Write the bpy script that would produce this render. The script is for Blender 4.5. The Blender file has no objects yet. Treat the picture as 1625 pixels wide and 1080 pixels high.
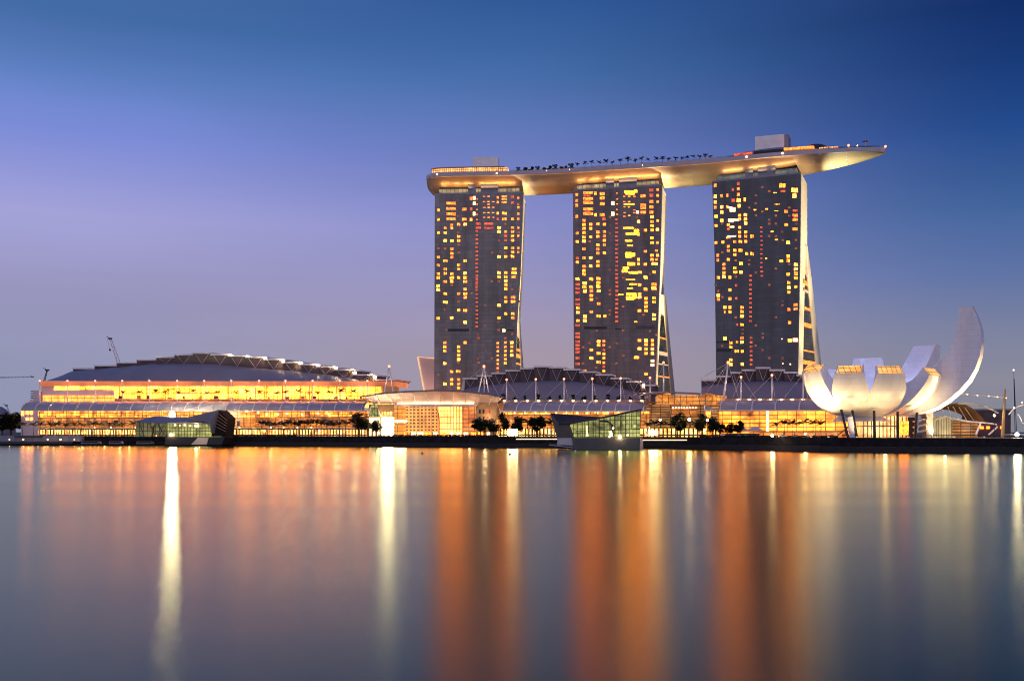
import bpy, math, random
from mathutils import Vector, Matrix
random.seed(11)
S = bpy.context.scene
COL = S.collection
R = math.radians
# ------------------------------------------------------------------ camera
F, H0, CX, CH = 1580.0, 685.0, 812.5, 10.0          # photo focal length in px, horizon row, centre column, eye height
cam_d = bpy.data.cameras.new('camera')
cam_d.sensor_width = 36.0
cam_d.lens = F / 1625 * 36
cam_d.shift_y = (H0 - 540) / 1625
cam_d.clip_start, cam_d.clip_end = 0.5, 40000
cam = bpy.data.objects.new('camera', cam_d)
cam.location = (0, 0, CH)
cam.rotation_euler = (R(90), 0, 0)
COL.objects.link(cam)
S.camera = cam
# ------------------------------------------------------------------ render settings
S.view_settings.view_transform = 'Standard'
S.view_settings.look = 'None'
S.view_settings.exposure = 0
S.view_settings.gamma = 1
cy = S.cycles
cy.max_bounces, cy.diffuse_bounces, cy.glossy_bounces = 4, 2, 3
cy.transmission_bounces, cy.transparent_max_bounces = 2, 4
cy.sample_clamp_indirect = 40
cy.filter_width = 1.0
cy.caustics_reflective = False
cy.caustics_refractive = False
# ------------------------------------------------------------------ world: dusk sky, violet in the left, deep blue to the right
SUN_EL, SUN_ROT = 1.0, -75.0

def lin(c):
    out = []
    for k in c[:3]:
        k = k / 255.0
        out.append(k / 12.92 if k <= 0.04045 else ((k + 0.055) / 1.055) ** 2.4)
    return tuple(out) + (1.0,)

world = bpy.data.worlds.new('World')
S.world = world
world.use_nodes = True
nt = world.node_tree
nt.nodes.clear()
def wn(t, **kw):
    n = nt.nodes.new(t)
    for k, v in kw.items():
        setattr(n, k, v)
    return n
wl = nt.links.new
tc = wn('ShaderNodeTexCoord')
sep = wn('ShaderNodeSeparateXYZ')
wl(tc.outputs['Generated'], sep.inputs[0])
zmap = wn('ShaderNodeMapRange')
zmap.inputs['From Min'].default_value = 0.0
zmap.inputs['From Max'].default_value = 0.6
wl(sep.outputs['Z'], zmap.inputs['Value'])
def el(py, dx=0):                                    # sine of the elevation of a photo row, as ramp position
    return max(0.0, min(1.0, math.sin(math.atan2(H0 - py, math.hypot(F, dx))) / 0.6))
def ramp(stops, zen, dx=0):
    r = wn('ShaderNodeValToRGB')
    r.color_ramp.interpolation = 'EASE'
    pts = sorted([(el(py, dx), c) for py, c in stops] + [(1.0, zen)], key=lambda q: q[0])
    e = r.color_ramp.elements
    e[0].position, e[0].color = pts[0][0], lin(pts[0][1])
    e[1].position, e[1].color = pts[-1][0], lin(pts[-1][1])
    for p, c in pts[1:-1]:
        q = e.new(p)
        q.color = lin(c)
    r.color_ramp.interpolation = 'LINEAR'
    wl(zmap.outputs[0], r.inputs[0])
    return r
rampL = ramp([(685, (142, 147, 172)), (560, (148, 150, 182)), (450, (154, 151, 192)), (330, (163, 162, 216)), (200, (126, 142, 218)), (100, (92, 126, 192)), (0, (66, 106, 164))], (98, 114, 186), 790)
rampM = ramp([(685, (165, 150, 160)), (560, (166, 151, 167)), (450, (150, 146, 188)), (330, (134, 141, 203)), (230, (104, 123, 188)), (120, (70, 110, 170)), (0, (46, 88, 150))], (92, 110, 182))
rampR = ramp([(685, (128, 130, 142)), (600, (138, 138, 154)), (520, (124, 131, 162)), (430, (94, 115, 166)), (330, (66, 100, 156)), (200, (34, 74, 140)), (90, (22, 56, 118)), (0, (17, 45, 104))], (84, 102, 174), 790)
azl = wn('ShaderNodeMapRange', interpolation_type='SMOOTHSTEP')
azl.inputs['From Min'].default_value = -0.46
azl.inputs['From Max'].default_value = 0.10
wl(sep.outputs['X'], azl.inputs['Value'])
azr = wn('ShaderNodeMapRange', interpolation_type='SMOOTHSTEP')
azr.inputs['From Min'].default_value = -0.02
azr.inputs['From Max'].default_value = 0.46
wl(sep.outputs['X'], azr.inputs['Value'])
m1 = wn('ShaderNodeMixRGB'); wl(azl.outputs[0], m1.inputs[0]); wl(rampL.outputs[0], m1.inputs[1]); wl(rampM.outputs[0], m1.inputs[2])
m2 = wn('ShaderNodeMixRGB'); wl(azr.outputs[0], m2.inputs[0]); wl(m1.outputs[0], m2.inputs[1]); wl(rampR.outputs[0], m2.inputs[2])
# faint high streaks of thin cloud
cmap = wn('ShaderNodeMapping'); cmap.inputs['Scale'].default_value = (1.4, 1.4, 9.0)
wl(tc.outputs['Generated'], cmap.inputs[0])
cn = wn('ShaderNodeTexNoise'); cn.inputs['Scale'].default_value = 1.6; cn.inputs['Detail'].default_value = 3
wl(cmap.outputs[0], cn.inputs['Vector'])
cr = wn('ShaderNodeMapRange'); cr.inputs['From Min'].default_value = 0.3; cr.inputs['From Max'].default_value = 0.7
cr.inputs['To Min'].default_value = 0.95; cr.inputs['To Max'].default_value = 1.05
wl(cn.outputs[0], cr.inputs['Value'])
mv = wn('ShaderNodeVectorMath', operation='SCALE'); wl(m2.outputs[0], mv.inputs[0]); wl(cr.outputs[0], mv.inputs['Scale'])
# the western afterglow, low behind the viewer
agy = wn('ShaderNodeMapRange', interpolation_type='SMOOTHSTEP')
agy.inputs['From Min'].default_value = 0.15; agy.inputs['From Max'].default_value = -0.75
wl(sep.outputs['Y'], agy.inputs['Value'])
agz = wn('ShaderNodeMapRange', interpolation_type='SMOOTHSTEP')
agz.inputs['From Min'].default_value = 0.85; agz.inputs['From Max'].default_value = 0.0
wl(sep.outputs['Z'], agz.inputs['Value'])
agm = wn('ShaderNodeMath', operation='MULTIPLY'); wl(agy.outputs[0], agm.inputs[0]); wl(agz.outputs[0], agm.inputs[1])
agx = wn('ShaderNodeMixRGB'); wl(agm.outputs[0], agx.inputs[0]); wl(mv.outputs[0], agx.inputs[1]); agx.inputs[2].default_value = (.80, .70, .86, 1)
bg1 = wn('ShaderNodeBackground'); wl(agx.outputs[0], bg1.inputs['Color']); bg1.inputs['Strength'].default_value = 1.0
sky = wn('ShaderNodeTexSky', sky_type='NISHITA')
sky.sun_disc = False
sky.sun_elevation = R(SUN_EL)
sky.sun_rotation = R(SUN_ROT)
bg2 = wn('ShaderNodeBackground'); wl(sky.outputs[0], bg2.inputs['Color']); bg2.inputs['Strength'].default_value = 0.001
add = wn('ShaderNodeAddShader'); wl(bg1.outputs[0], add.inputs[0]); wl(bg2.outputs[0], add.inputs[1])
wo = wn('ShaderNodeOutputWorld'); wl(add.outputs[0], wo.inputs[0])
# last low light of the set sun, from the left
sun_d = bpy.data.lights.new('sun', 'SUN')
sun_d.energy, sun_d.angle, sun_d.color = 0.10, R(20), (1.0, 0.80, 0.78)
sun = bpy.data.objects.new('sun', sun_d)
d = Vector((math.sin(R(SUN_ROT)) * math.cos(R(8)), math.cos(R(SUN_ROT)) * math.cos(R(8)), math.sin(R(8))))
sun.rotation_euler = d.to_track_quat('Z', 'Y').to_euler()
COL.objects.link(sun)

# ------------------------------------------------------------------ helpers
def W(px, py, Y):
    return Vector(((px - CX) / F * Y, Y, CH + (H0 - py) / F * Y))

def tag(o, label=None, cat=None, group=None, kind=None):
    for k, v in (('label', label), ('category', cat), ('group', group), ('kind', kind)):
        if v:
            o[k] = v
    return o

def thing(name, loc, label, cat, group=None):
    o = bpy.data.objects.new(name, None)
    o.location = loc
    o.empty_display_size = 0.1
    COL.objects.link(o)
    return tag(o, label, cat, group)

def rootloc(o):
    p = Vector((0, 0, 0))
    while o is not None:
        p += Vector(o.location)
        o = o.parent
    return p

class MB:
    def __init__(s):
        s.v, s.f = [], []
    def face(s, *pts):
        n = len(s.v)
        s.v += [Vector(p) for p in pts]
        s.f.append(tuple(range(n, n + len(pts))))
    def grid(s, rows, close=False):
        n = len(s.v); k = len(rows[0])
        for r in rows:
            s.v += [Vector(p) for p in r]
        for i in range(len(rows) - 1):
            for j in range(k if close else k - 1):
                a, b = n + i * k + j, n + i * k + (j + 1) % k
                s.f.append((a, b, b + k, a + k))
    def prism(s, poly, vec):
        vec = Vector(vec); n = len(s.v); k = len(poly)
        s.v += [Vector(p) for p in poly] + [Vector(p) + vec for p in poly]
        s.f.append(tuple(range(n, n + k)))
        s.f.append(tuple(range(n + 2 * k - 1, n + k - 1, -1)))
        for i in range(k):
            j = (i + 1) % k
            s.f.append((n + i, n + k + i, n + k + j, n + j))
    def box(s, c, half, xdir=(1, 0, 0)):
        xd = Vector(xdir).normalized(); yd = Vector((-xd.y, xd.x, 0)).normalized(); zd = Vector((0, 0, 1))
        c = Vector(c)
        q = [c + xd * (half[0] * a) + yd * (half[1] * b) - zd * half[2] for a, b in ((-1, -1), (1, -1), (1, 1), (-1, 1))]
        s.prism(q, zd * (2 * half[2]))
    def tube(s, pts, rads, n=6, cap=True):
        pts = [Vector(p) for p in pts]
        if not hasattr(rads, '__len__'):
            rads = [rads] * len(pts)
        rows = []
        for i, p in enumerate(pts):
            t = (pts[min(i + 1, len(pts) - 1)] - pts[max(i - 1, 0)]).normalized()
            a = t.orthogonal().normalized() if abs(t.z) > .9 else Vector((0, 0, 1)).cross(t).normalized()
            b = t.cross(a)
            rows.append([p + (a * math.cos(2 * math.pi * k / n) + b * math.sin(2 * math.pi * k / n)) * rads[i] for k in range(n)])
        s.grid(rows, True)
        if cap:
            s.face(*rows[0][::-1]); s.face(*rows[-1])
    def ball(s, c, r, n=8, m=6, sc=(1, 1, 1)):
        c = Vector(c); rows = []
        for i in range(m + 1):
            th = math.pi * (i + .02) / (m + .04)
            rows.append([c + Vector((r * sc[0] * math.sin(th) * math.cos(2 * math.pi * k / n), r * sc[1] * math.sin(th) * math.sin(2 * math.pi * k / n), r * sc[2] * math.cos(th))) for k in range(n)])
        s.grid(rows, True)
    def build(s, name, mat, parent=None, smooth=False, base=None):
        off = rootloc(parent) if parent is not None else Vector(base or (0, 0, 0))
        me = bpy.data.meshes.new(name)
        me.from_pydata([v - off for v in s.v], [], s.f)
        me.update()
        if smooth:
            me.polygons.foreach_set('use_smooth', [True] * len(me.polygons))
        me.materials.append(mat)
        o = bpy.data.objects.new(name, me)
        COL.objects.link(o)
        if parent is not None:
            o.parent = parent
        else:
            o.location = off
        return o

ONES = 'first second third fourth fifth sixth seventh eighth ninth tenth eleventh twelfth thirteenth fourteenth fifteenth sixteenth seventeenth eighteenth nineteenth'.split()
def ordinal(i):
    if i < 19: return ONES[i]
    t = (i + 1) // 10; u = (i + 1) % 10
    tens = {2: 'twent', 3: 'thirt', 4: 'fort'}[t]
    return tens + 'ieth' if u == 0 else tens + 'y-' + ONES[u - 1]

# ------------------------------------------------------------------ materials
def new_mat(name):
    m = bpy.data.materials.new(name); m.use_nodes = True
    n = m.node_tree.nodes; n.clear()
    b = n.new('ShaderNodeBsdfPrincipled'); o = n.new('ShaderNodeOutputMaterial')
    m.node_tree.links.new(b.outputs[0], o.inputs[0])
    return m, m.node_tree, b
def add_noise(t, b, col, amt, scale, stretch=(1, 1, 1)):
    tcn = t.nodes.new('ShaderNodeTexCoord'); mp = t.nodes.new('ShaderNodeMapping'); mp.inputs['Scale'].default_value = stretch
    nz = t.nodes.new('ShaderNodeTexNoise'); nz.inputs['Scale'].default_value = scale; nz.inputs['Detail'].default_value = 4
    mr = t.nodes.new('ShaderNodeMapRange'); mr.inputs['From Min'].default_value = .3; mr.inputs['From Max'].default_value = .7
    mr.inputs['To Min'].default_value = 1 - amt; mr.inputs['To Max'].default_value = 1 + amt
    sc = t.nodes.new('ShaderNodeVectorMath'); sc.operation = 'SCALE'; sc.inputs[0].default_value = col[:3]
    L = t.links.new
    L(tcn.outputs['Object'], mp.inputs[0]); L(mp.outputs[0], nz.inputs['Vector']); L(nz.outputs[0], mr.inputs['Value'])
    L(mr.outputs[0], sc.inputs['Scale']); L(sc.outputs[0], b.inputs['Base Color'])
def mat(name, col, rough=.6, metal=0, amt=.15, scale=.3, stretch=(1, 1, 1), spec=.5):
    m, t, b = new_mat(name)
    b.inputs['Roughness'].default_value = rough; b.inputs['Metallic'].default_value = metal
    b.inputs['Specular IOR Level'].default_value = spec
    add_noise(t, b, col, amt, scale, stretch)
    return m
def emat(name, col, strength, amt=.25, scale=.4, sample=False):
    m, t, b = new_mat(name)
    b.inputs['Base Color'].default_value = (.05, .05, .05, 1)
    b.inputs['Emission Color'].default_value = tuple(col) + (1,)
    tcn = t.nodes.new('ShaderNodeTexCoord'); nz = t.nodes.new('ShaderNodeTexNoise'); nz.inputs['Scale'].default_value = scale
    mr = t.nodes.new('ShaderNodeMapRange'); mr.inputs['From Min'].default_value = .3; mr.inputs['From Max'].default_value = .7
    mr.inputs['To Min'].default_value = strength * (1 - amt); mr.inputs['To Max'].default_value = strength * (1 + amt)
    L = t.links.new
    L(tcn.outputs['Object'], nz.inputs['Vector']); L(nz.outputs[0], mr.inputs['Value']); L(mr.outputs[0], b.inputs['Emission Strength'])
    m.cycles.emission_sampling = 'AUTO' if sample else 'NONE'
    return m
def litglass(name, c1, c2, frame, bw, bh, mortar=.12, strength=1.0, spots=.0, frame_emit=.25, nscale=.12, namt=.5, bias=0.0):
    """backlit glazing: panes bw x bh metres (object x and z), each pane its own brightness, mullions between"""
    m, t, b = new_mat(name)
    L = t.links.new
    tcn = t.nodes.new('ShaderNodeTexCoord'); sp = t.nodes.new('ShaderNodeSeparateXYZ'); cb = t.nodes.new('ShaderNodeCombineXYZ')
    L(tcn.outputs['Object'], sp.inputs[0]); L(sp.outputs['X'], cb.inputs['X']); L(sp.outputs['Z'], cb.inputs['Y'])
    br = t.nodes.new('ShaderNodeTexBrick'); br.offset = 0
    br.inputs['Color1'].default_value = tuple(c1) + (1,); br.inputs['Color2'].default_value = tuple(c2) + (1,)
    br.inputs['Mortar'].default_value = tuple(k * frame_emit for k in frame) + (1,)
    br.inputs['Scale'].default_value = 1; br.inputs['Mortar Size'].default_value = mortar; br.inputs['Mortar Smooth'].default_value = 0
    br.inputs['Bias'].default_value = bias
    br.inputs['Brick Width'].default_value = bw; br.inputs['Row Height'].default_value = bh
    L(cb.outputs[0], br.inputs['Vector'])
    nz = t.nodes.new('ShaderNodeTexNoise'); nz.inputs['Scale'].default_value = nscale; nz.inputs['Detail'].default_value = 5; nz.inputs['Roughness'].default_value = .65
    L(tcn.outputs['Object'], nz.inputs['Vector'])
    mr = t.nodes.new('ShaderNodeMapRange'); mr.inputs['From Min'].default_value = .32; mr.inputs['From Max'].default_value = .68
    mr.inputs['To Min'].default_value = strength * (1 - namt); mr.inputs['To Max'].default_value = strength * (1 + namt)
    L(nz.outputs[0], mr.inputs['Value'])
    last = mr.outputs[0]
    if spots:
        vo = t.nodes.new('ShaderNodeTexVoronoi'); vo.inputs['Scale'].default_value = .22
        L(cb.outputs[0], vo.inputs['Vector'])
        vr = t.nodes.new('ShaderNodeMapRange'); vr.inputs['From Min'].default_value = .0; vr.inputs['From Max'].default_value = .32
        vr.inputs['To Min'].default_value = spots; vr.inputs['To Max'].default_value = 0
        L(vo.outputs['Distance'], vr.inputs['Value'])
        ad = t.nodes.new('ShaderNodeMath'); ad.operation = 'ADD'; L(last, ad.inputs[0]); L(vr.outputs[0], ad.inputs[1]); last = ad.outputs[0]
    b.inputs['Base Color'].default_value = tuple(min(.2, k * .18) for k in frame) + (1,)
    b.inputs['Roughness'].default_value = .3
    L(br.outputs['Color'], b.inputs['Emission Color']); L(last, b.inputs['Emission Strength'])
    m.cycles.emission_sampling = 'NONE'
    return m

def wmat(name, lo, hi, scale=.55):
    """a lit room seen through its curtains: uneven warm light; also painted reflections"""
    m, t, b = new_mat(name); L = t.links.new
    tcn = t.nodes.new('ShaderNodeTexCoord'); nz = t.nodes.new('ShaderNodeTexNoise'); nz.inputs['Scale'].default_value = scale; nz.inputs['Detail'].default_value = 3
    mr = t.nodes.new('ShaderNodeMapRange'); mr.inputs['From Min'].default_value = .36; mr.inputs['From Max'].default_value = .64
    mx = t.nodes.new('ShaderNodeMix'); mx.data_type = 'RGBA'
    mx.inputs[6].default_value = lo + (1,) if isinstance(lo, tuple) else lo; mx.inputs[7].default_value = hi + (1,)
    L(tcn.outputs['Object'], nz.inputs['Vector']); L(nz.outputs[0], mr.inputs['Value']); L(mr.outputs[0], mx.inputs[0])
    L(mx.outputs[2], b.inputs['Emission Color']); b.inputs['Emission Strength'].default_value = 1
    b.inputs['Base Color'].default_value = (.04, .03, .03, 1)
    m.cycles.emission_sampling = 'NONE'
    return m
M = {}
M['water'] = None
M['asphalt'] = mat('asphalt', (.045, .042, .042), .85, amt=.3, scale=.1)
M['quay'] = mat('quay_stone', (.022, .020, .021), .9, amt=.4, scale=.4, spec=.1)
M['deck_wood'] = mat('deck_wood', (.018, .015, .014), .8, amt=.3, scale=.6)
M['concrete'] = mat('concrete', (.50, .46, .44), .8, amt=.12, scale=.15)
M['grey_metal'] = mat('grey_metal', (.20, .20, .24), .45, .1, amt=.1, scale=.2)
M['shell'] = mat('roof_shell', (.19, .18, .20), .5, .0, amt=.08, scale=.05, stretch=(1, 1, .2))
M['vault'] = mat('vault_glass', (.36, .32, .33), .42, .0, amt=.10, scale=.08)
M['fascia'] = mat('fascia', (.085, .06, .065), .7, amt=.2, scale=.15)
M['white'] = mat('white_paint', (.78, .74, .70), .5, amt=.08, scale=.3)
M['cream'] = mat('cream_wall', (.74, .66, .50), .6, amt=.08, scale=.06)
M['pink'] = mat('pale_wall', (.70, .56, .54), .7, amt=.08, scale=.08)
M['ochre'] = mat('ochre_wall', (.50, .33, .15), .7, amt=.15, scale=.2)
M['steel_dark'] = mat('dark_steel', (.03, .03, .034), .5, .3, amt=.2, scale=.8)
M['bark'] = mat('bark', (.06, .045, .035), .9, amt=.3, scale=2)
M['leaf'] = mat('leaf', (.020, .028, .014), .7, amt=.5, scale=.5, spec=.15)
M['palm'] = mat('palm_leaf_gold_lit', (.13, .11, .035), .6, amt=.4, scale=.5, spec=.2)  # gold lamplight painted into the leaf colour
M['palmdark'] = mat('palm_leaf_dark', (.022, .026, .014), .7, amt=.4, scale=.5, spec=.15)  # unlit copy: silhouette darkness put into the leaf colour
M['hull'] = mat('hull_cladding', (.46, .31, .19), .36, .2, amt=.12, scale=.12, stretch=(.3, 1, 1))
M['rim'] = mat('rim_metal', (.36, .33, .36), .45, .2, amt=.08, scale=.2)
M['petal'] = mat('petal_skin', (.74, .72, .74), .38, .0, amt=.09, scale=.16, stretch=(1, 1, .25))
def petal_mat():
    m = bpy.data.materials['petal_skin']; t = m.node_tree; L = t.links.new
    b = [n for n in t.nodes if n.type == 'BSDF_PRINCIPLED'][0]; src = b.inputs['Base Color'].links[0].from_socket
    tcn = t.nodes.new('ShaderNodeTexCoord'); sp = t.nodes.new('ShaderNodeSeparateXYZ'); cb = t.nodes.new('ShaderNodeCombineXYZ')
    L(tcn.outputs['Object'], sp.inputs[0]); L(sp.outputs['X'], cb.inputs['X']); L(sp.outputs['Z'], cb.inputs['Y'])
    br = t.nodes.new('ShaderNodeTexBrick'); br.inputs['Scale'].default_value = 1
    br.inputs['Color1'].default_value = (1, 1, 1, 1); br.inputs['Color2'].default_value = (.96, .96, .965, 1); br.inputs['Mortar'].default_value = (.86, .85, .84, 1)
    br.inputs['Mortar Size'].default_value = .10; br.inputs['Brick Width'].default_value = 4.2; br.inputs['Row Height'].default_value = 3.0
    L(cb.outputs[0], br.inputs['Vector'])
    mx = t.nodes.new('ShaderNodeVectorMath'); mx.operation = 'MULTIPLY'
    L(src, mx.inputs[0]); L(br.outputs['Color'], mx.inputs[1]); L(mx.outputs[0], b.inputs['Base Color'])
petal_mat()
M['deckfloor'] = mat('deck_floor', (.16, .12, .10), .8)
M['black'] = mat('black_void', (.008, .008, .008), .9)
M['cloth'] = mat('dark_cloth', (.03, .028, .03), .9)
M['cable'] = mat('cable', (.55, .50, .50), .5)

E = {}
E['win_a'] = wmat('window_amber', (2.0, .30, .03), (12.0, 1.9, .10), .9)
E['win_b'] = wmat('window_yellow', (7.0, .9, .06), (32.0, 8.5, .45), .9)
E['win_c'] = wmat('window_orange', (1.2, .16, .03), (5.5, .95, .07), .9)
E['win_red'] = wmat('window_red', (.45, .05, .03), (1.4, .18, .05))
E['win_dim'] = wmat('window_dim', (.05, .03, .025), (.55, .11, .03), .5)
E['win_hot'] = wmat('window_white', (6, 2.0, .6), (16, 7.0, 2.2))
E['win_reflect'] = wmat('reflection_gold', (1.2, .25, .02), (24, 6.5, .14), 1.2)  # reflections of other lights on the glass, painted as glowing patches
E['strip'] = emat('warm_strip', (1.0, .62, .30), 3.0, .3, .2)
E['strip_low'] = emat('warm_strip_low', (1.0, .55, .30), 1.0, .2, .2)
E['bulb'] = emat('bulb', (1.0, .60, .28), 12, 0, .1)
E['bulb_red'] = emat('bulb_red', (1.0, .16, .07), 7, 0, .1)
E['flood'] = emat('flood_lamp', (1.0, .78, .50), 420, 0, .1, sample=True)
E['flood_big'] = emat('dazzling_lamp', (1.0, .80, .52), 900, 0, .1, sample=True)
E['lamp'] = emat('street_lamp_glass', (1.0, .66, .34), 110, 0, .1, sample=True)
E['small'] = emat('small_lamp_glass', (1.0, .55, .22), 16, 0, .1, sample=True)
E['white_win'] = emat('shop_white', (1.0, .80, .48), 75.0, .2, .15, sample=True)
E['sky_win'] = litglass('petal_skylight', (1.0, .50, .14), (1.0, .38, .07), (.2, .1, .05), 2.4, 2.2, .12, 1.3, namt=.35)
E['hall_glass'] = litglass('hall_glass', (15.0, 4.2, .30), (11.0, 2.0, .10), (.6, .22, .05), 4.6, 3.6, .22, 1.0, spots=.9, frame_emit=1.5, nscale=.10, namt=.9)
E['hall_orange'] = litglass('hall_orange', (3.0, .70, .08), (3.0, .9, .10), (.5, .2, .1), 6, 3, .2, .9, spots=.5, frame_emit=.5, nscale=.12)
E['beam'] = emat('warm_beam', (1.5, .36, .10), .55, .45, .05)  # beam glows by itself in place of lamplight on it
E['arcade_hi'] = litglass('arcade_upper', (6.0, 1.6, .12), (1.2, .26, .03), (.3, .13, .04), 3.6, 1.9, .22, .75, spots=1.8, frame_emit=.4, nscale=.10, namt=.9)
E['arcade_lo'] = litglass('arcade_lower', (1.7, .48, .05), (.80, .20, .028), (.3, .13, .05), 5.0, 2.2, .18, .58, frame_emit=.5, nscale=.09, namt=.85)
E['shop'] = litglass('shopfront', (6.0, 3.0, .6), (3.0, .75, .12), (.2, .07, .03), 2.4, 4.6, .5, .9, spots=1.8, frame_emit=.25, nscale=.35, namt=.95)
E['gold'] = litglass('gold_glazing', (2.0, .60, .065), (1.1, .32, .04), (.35, .14, .04), 3.4, 2.6, .18, .66, spots=.35, frame_emit=.5, nscale=.08, namt=.75)
E['gold_hi'] = litglass('gold_bright', (5.5, 1.3, .10), (2.0, .44, .05), (.4, .15, .04), 5.0, 2.4, .2, .78, spots=.9, frame_emit=.45, nscale=.08, namt=.9)
E['dim_gold'] = litglass('dim_gold', (1.0, .36, .06), (.5, .18, .035), (.2, .1, .04), 5.5, 1.6, .26, .55, spots=.25, frame_emit=.35, nscale=.1, namt=.7)
E['grid'] = litglass('grid_glazing', (.10, .06, .025), (.04, .03, .015), (1.6, .55, .12), 2.7, 2.35, .62, .85, frame_emit=1.0, nscale=.1, namt=.4)
E['bright'] = litglass('bright_glazing', (5.0, 1.3, .26), (3.6, .8, .13), (.5, .28, .1), 2.2, 4.2, .22, 1.4, frame_emit=.4, nscale=.12, namt=.6)
E['orange_wall'] = litglass('orange_glazing', (1.9, .45, .08), (.9, .18, .04), (.4, .17, .05), 4.0, 2.8, .3, .75, spots=.4, frame_emit=.8, nscale=.12, namt=.6)
E['soffit'] = emat('lit_soffit', (1.0, .50, .27), .30, .3, .08)
E['green'] = litglass('green_glazing', (.70, .68, .20), (.42, .42, .11), (.06, .07, .03), 2.1, 2.4, .16, .66, spots=.9, frame_emit=.3, nscale=.10, namt=.9)
E['green_dim'] = litglass('green_dim_glazing', (.34, .30, .10), (.16, .15, .05), (.05, .05, .03), 2.6, 3.2, .22, .55, spots=.35, frame_emit=.3, nscale=.12, namt=.8)
E['core_glass'] = litglass('core_glass', (3.6, 1.5, .5), (2.0, .65, .2), (.3, .15, .07), 2.0, 6.0, .3, .8, spots=.6, frame_emit=.4, nscale=.2, namt=.7)
E['crown'] = litglass('crown_glass', (.95, .62, .26), (.55, .40, .20), (.3, .25, .18), 3.0, 2.4, .15, .55, spots=.9, frame_emit=.5, nscale=.18, namt=.7)
E['crown_dim'] = litglass('crown_dim_glass', (.30, .32, .24), (.18, .20, .18), (.3, .3, .28), 4.0, 2.4, .12, .4, spots=.3, frame_emit=.4, nscale=.18, namt=.6)
E['terrace'] = litglass('terrace_glass', (2.6, 1.0, .32), (2.0, .6, .16), (.4, .2, .1), 1.6, 1.5, .2, 1.0, spots=1.0, frame_emit=.4, nscale=.25, namt=.7)
E['atrium'] = litglass('atrium_glass', (.09, .07, .04), (.05, .045, .03), (.05, .05, .04), 2.5, 3.0, .2, .5, spots=.35, frame_emit=.3, nscale=.08, namt=.8)

# facade of the towers: dark glass in storey-high panes, each reflecting a little differently
def facade_mat(name, c1, c2):
    m, t, b = new_mat(name); L = t.links.new
    tcn = t.nodes.new('ShaderNodeTexCoord'); sp = t.nodes.new('ShaderNodeSeparateXYZ'); cb = t.nodes.new('ShaderNodeCombineXYZ')
    L(tcn.outputs['Object'], sp.inputs[0]); L(sp.outputs['X'], cb.inputs['X']); L(sp.outputs['Z'], cb.inputs['Y'])
    br = t.nodes.new('ShaderNodeTexBrick'); br.offset = 0
    br.inputs['Color1'].default_value = c1 + (1,); br.inputs['Color2'].default_value = c2 + (1,)
    br.inputs['Mortar'].default_value = tuple(k * .55 for k in c1) + (1,)
    br.inputs['Scale'].default_value = 1; br.inputs['Mortar Size'].default_value = .10
    br.inputs['Brick Width'].default_value = 4.9; br.inputs['Row Height'].default_value = 2.97
    L(cb.outputs[0], br.inputs['Vector'])
    mp = t.nodes.new('ShaderNodeMapping'); mp.inputs['Scale'].default_value = (.12, .12, .016)
    nz = t.nodes.new('ShaderNodeTexNoise'); nz.inputs['Scale'].default_value = 1; nz.inputs['Detail'].default_value = 5
    L(tcn.outputs['Object'], mp.inputs[0]); L(mp.outputs[0], nz.inputs['Vector'])
    mr = t.nodes.new('ShaderNodeMapRange'); mr.inputs['From Min'].default_value = .3; mr.inputs['From Max'].default_value = .7
    mr.inputs['To Min'].default_value = .55; mr.inputs['To Max'].default_value = 1.5
    L(nz.outputs[0], mr.inputs['Value'])
    sc = t.nodes.new('ShaderNodeVectorMath'); sc.operation = 'SCALE'
    L(br.outputs['Color'], sc.inputs[0]); L(mr.outputs[0], sc.inputs['Scale']); L(sc.outputs[0], b.inputs['Base Color'])
    b.inputs['Roughness'].default_value = .22
    return m
M['facade_a'] = facade_mat('tower_glass_warm', (.180, .162, .152), (.130, .120, .116))
M['facade_b'] = facade_mat('tower_glass_mid', (.165, .118, .105), (.118, .090, .086))
M['facade_c'] = facade_mat('tower_glass_cool', (.052, .060, .074), (.034, .042, .056))

def light(kind, loc, power, color, parent=None, target=None, size=1.0, angle=60, blend=.6):
    ld = bpy.data.lights.new('lamp_light', kind)
    ld.energy, ld.color = power, color
    if kind == 'SPOT':
        ld.spot_size, ld.spot_blend, ld.shadow_soft_size = R(angle), blend, size
    elif kind == 'POINT':
        ld.shadow_soft_size = size
    o = bpy.data.objects.new('lamp_light', ld)
    if target is not None:
        o.rotation_euler = (Vector(loc) - Vector(target)).to_track_quat('Z', 'Y').to_euler()
    COL.objects.link(o)
    if parent is not None:
        o.parent = parent
        o.location = Vector(loc) - rootloc(parent)
    else:
        o.location = loc
    return o
WARM = (1.0, .62, .28)
CREAM = (1.0, .82, .50)

def interp(tab, x):
    if x <= tab[0][0]: return tab[0][1]
    for (a, u), (b, v) in zip(tab, tab[1:]):
        if x <= b:
            return u + (v - u) * (x - a) / (b - a)
    return tab[-1][1]

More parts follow.
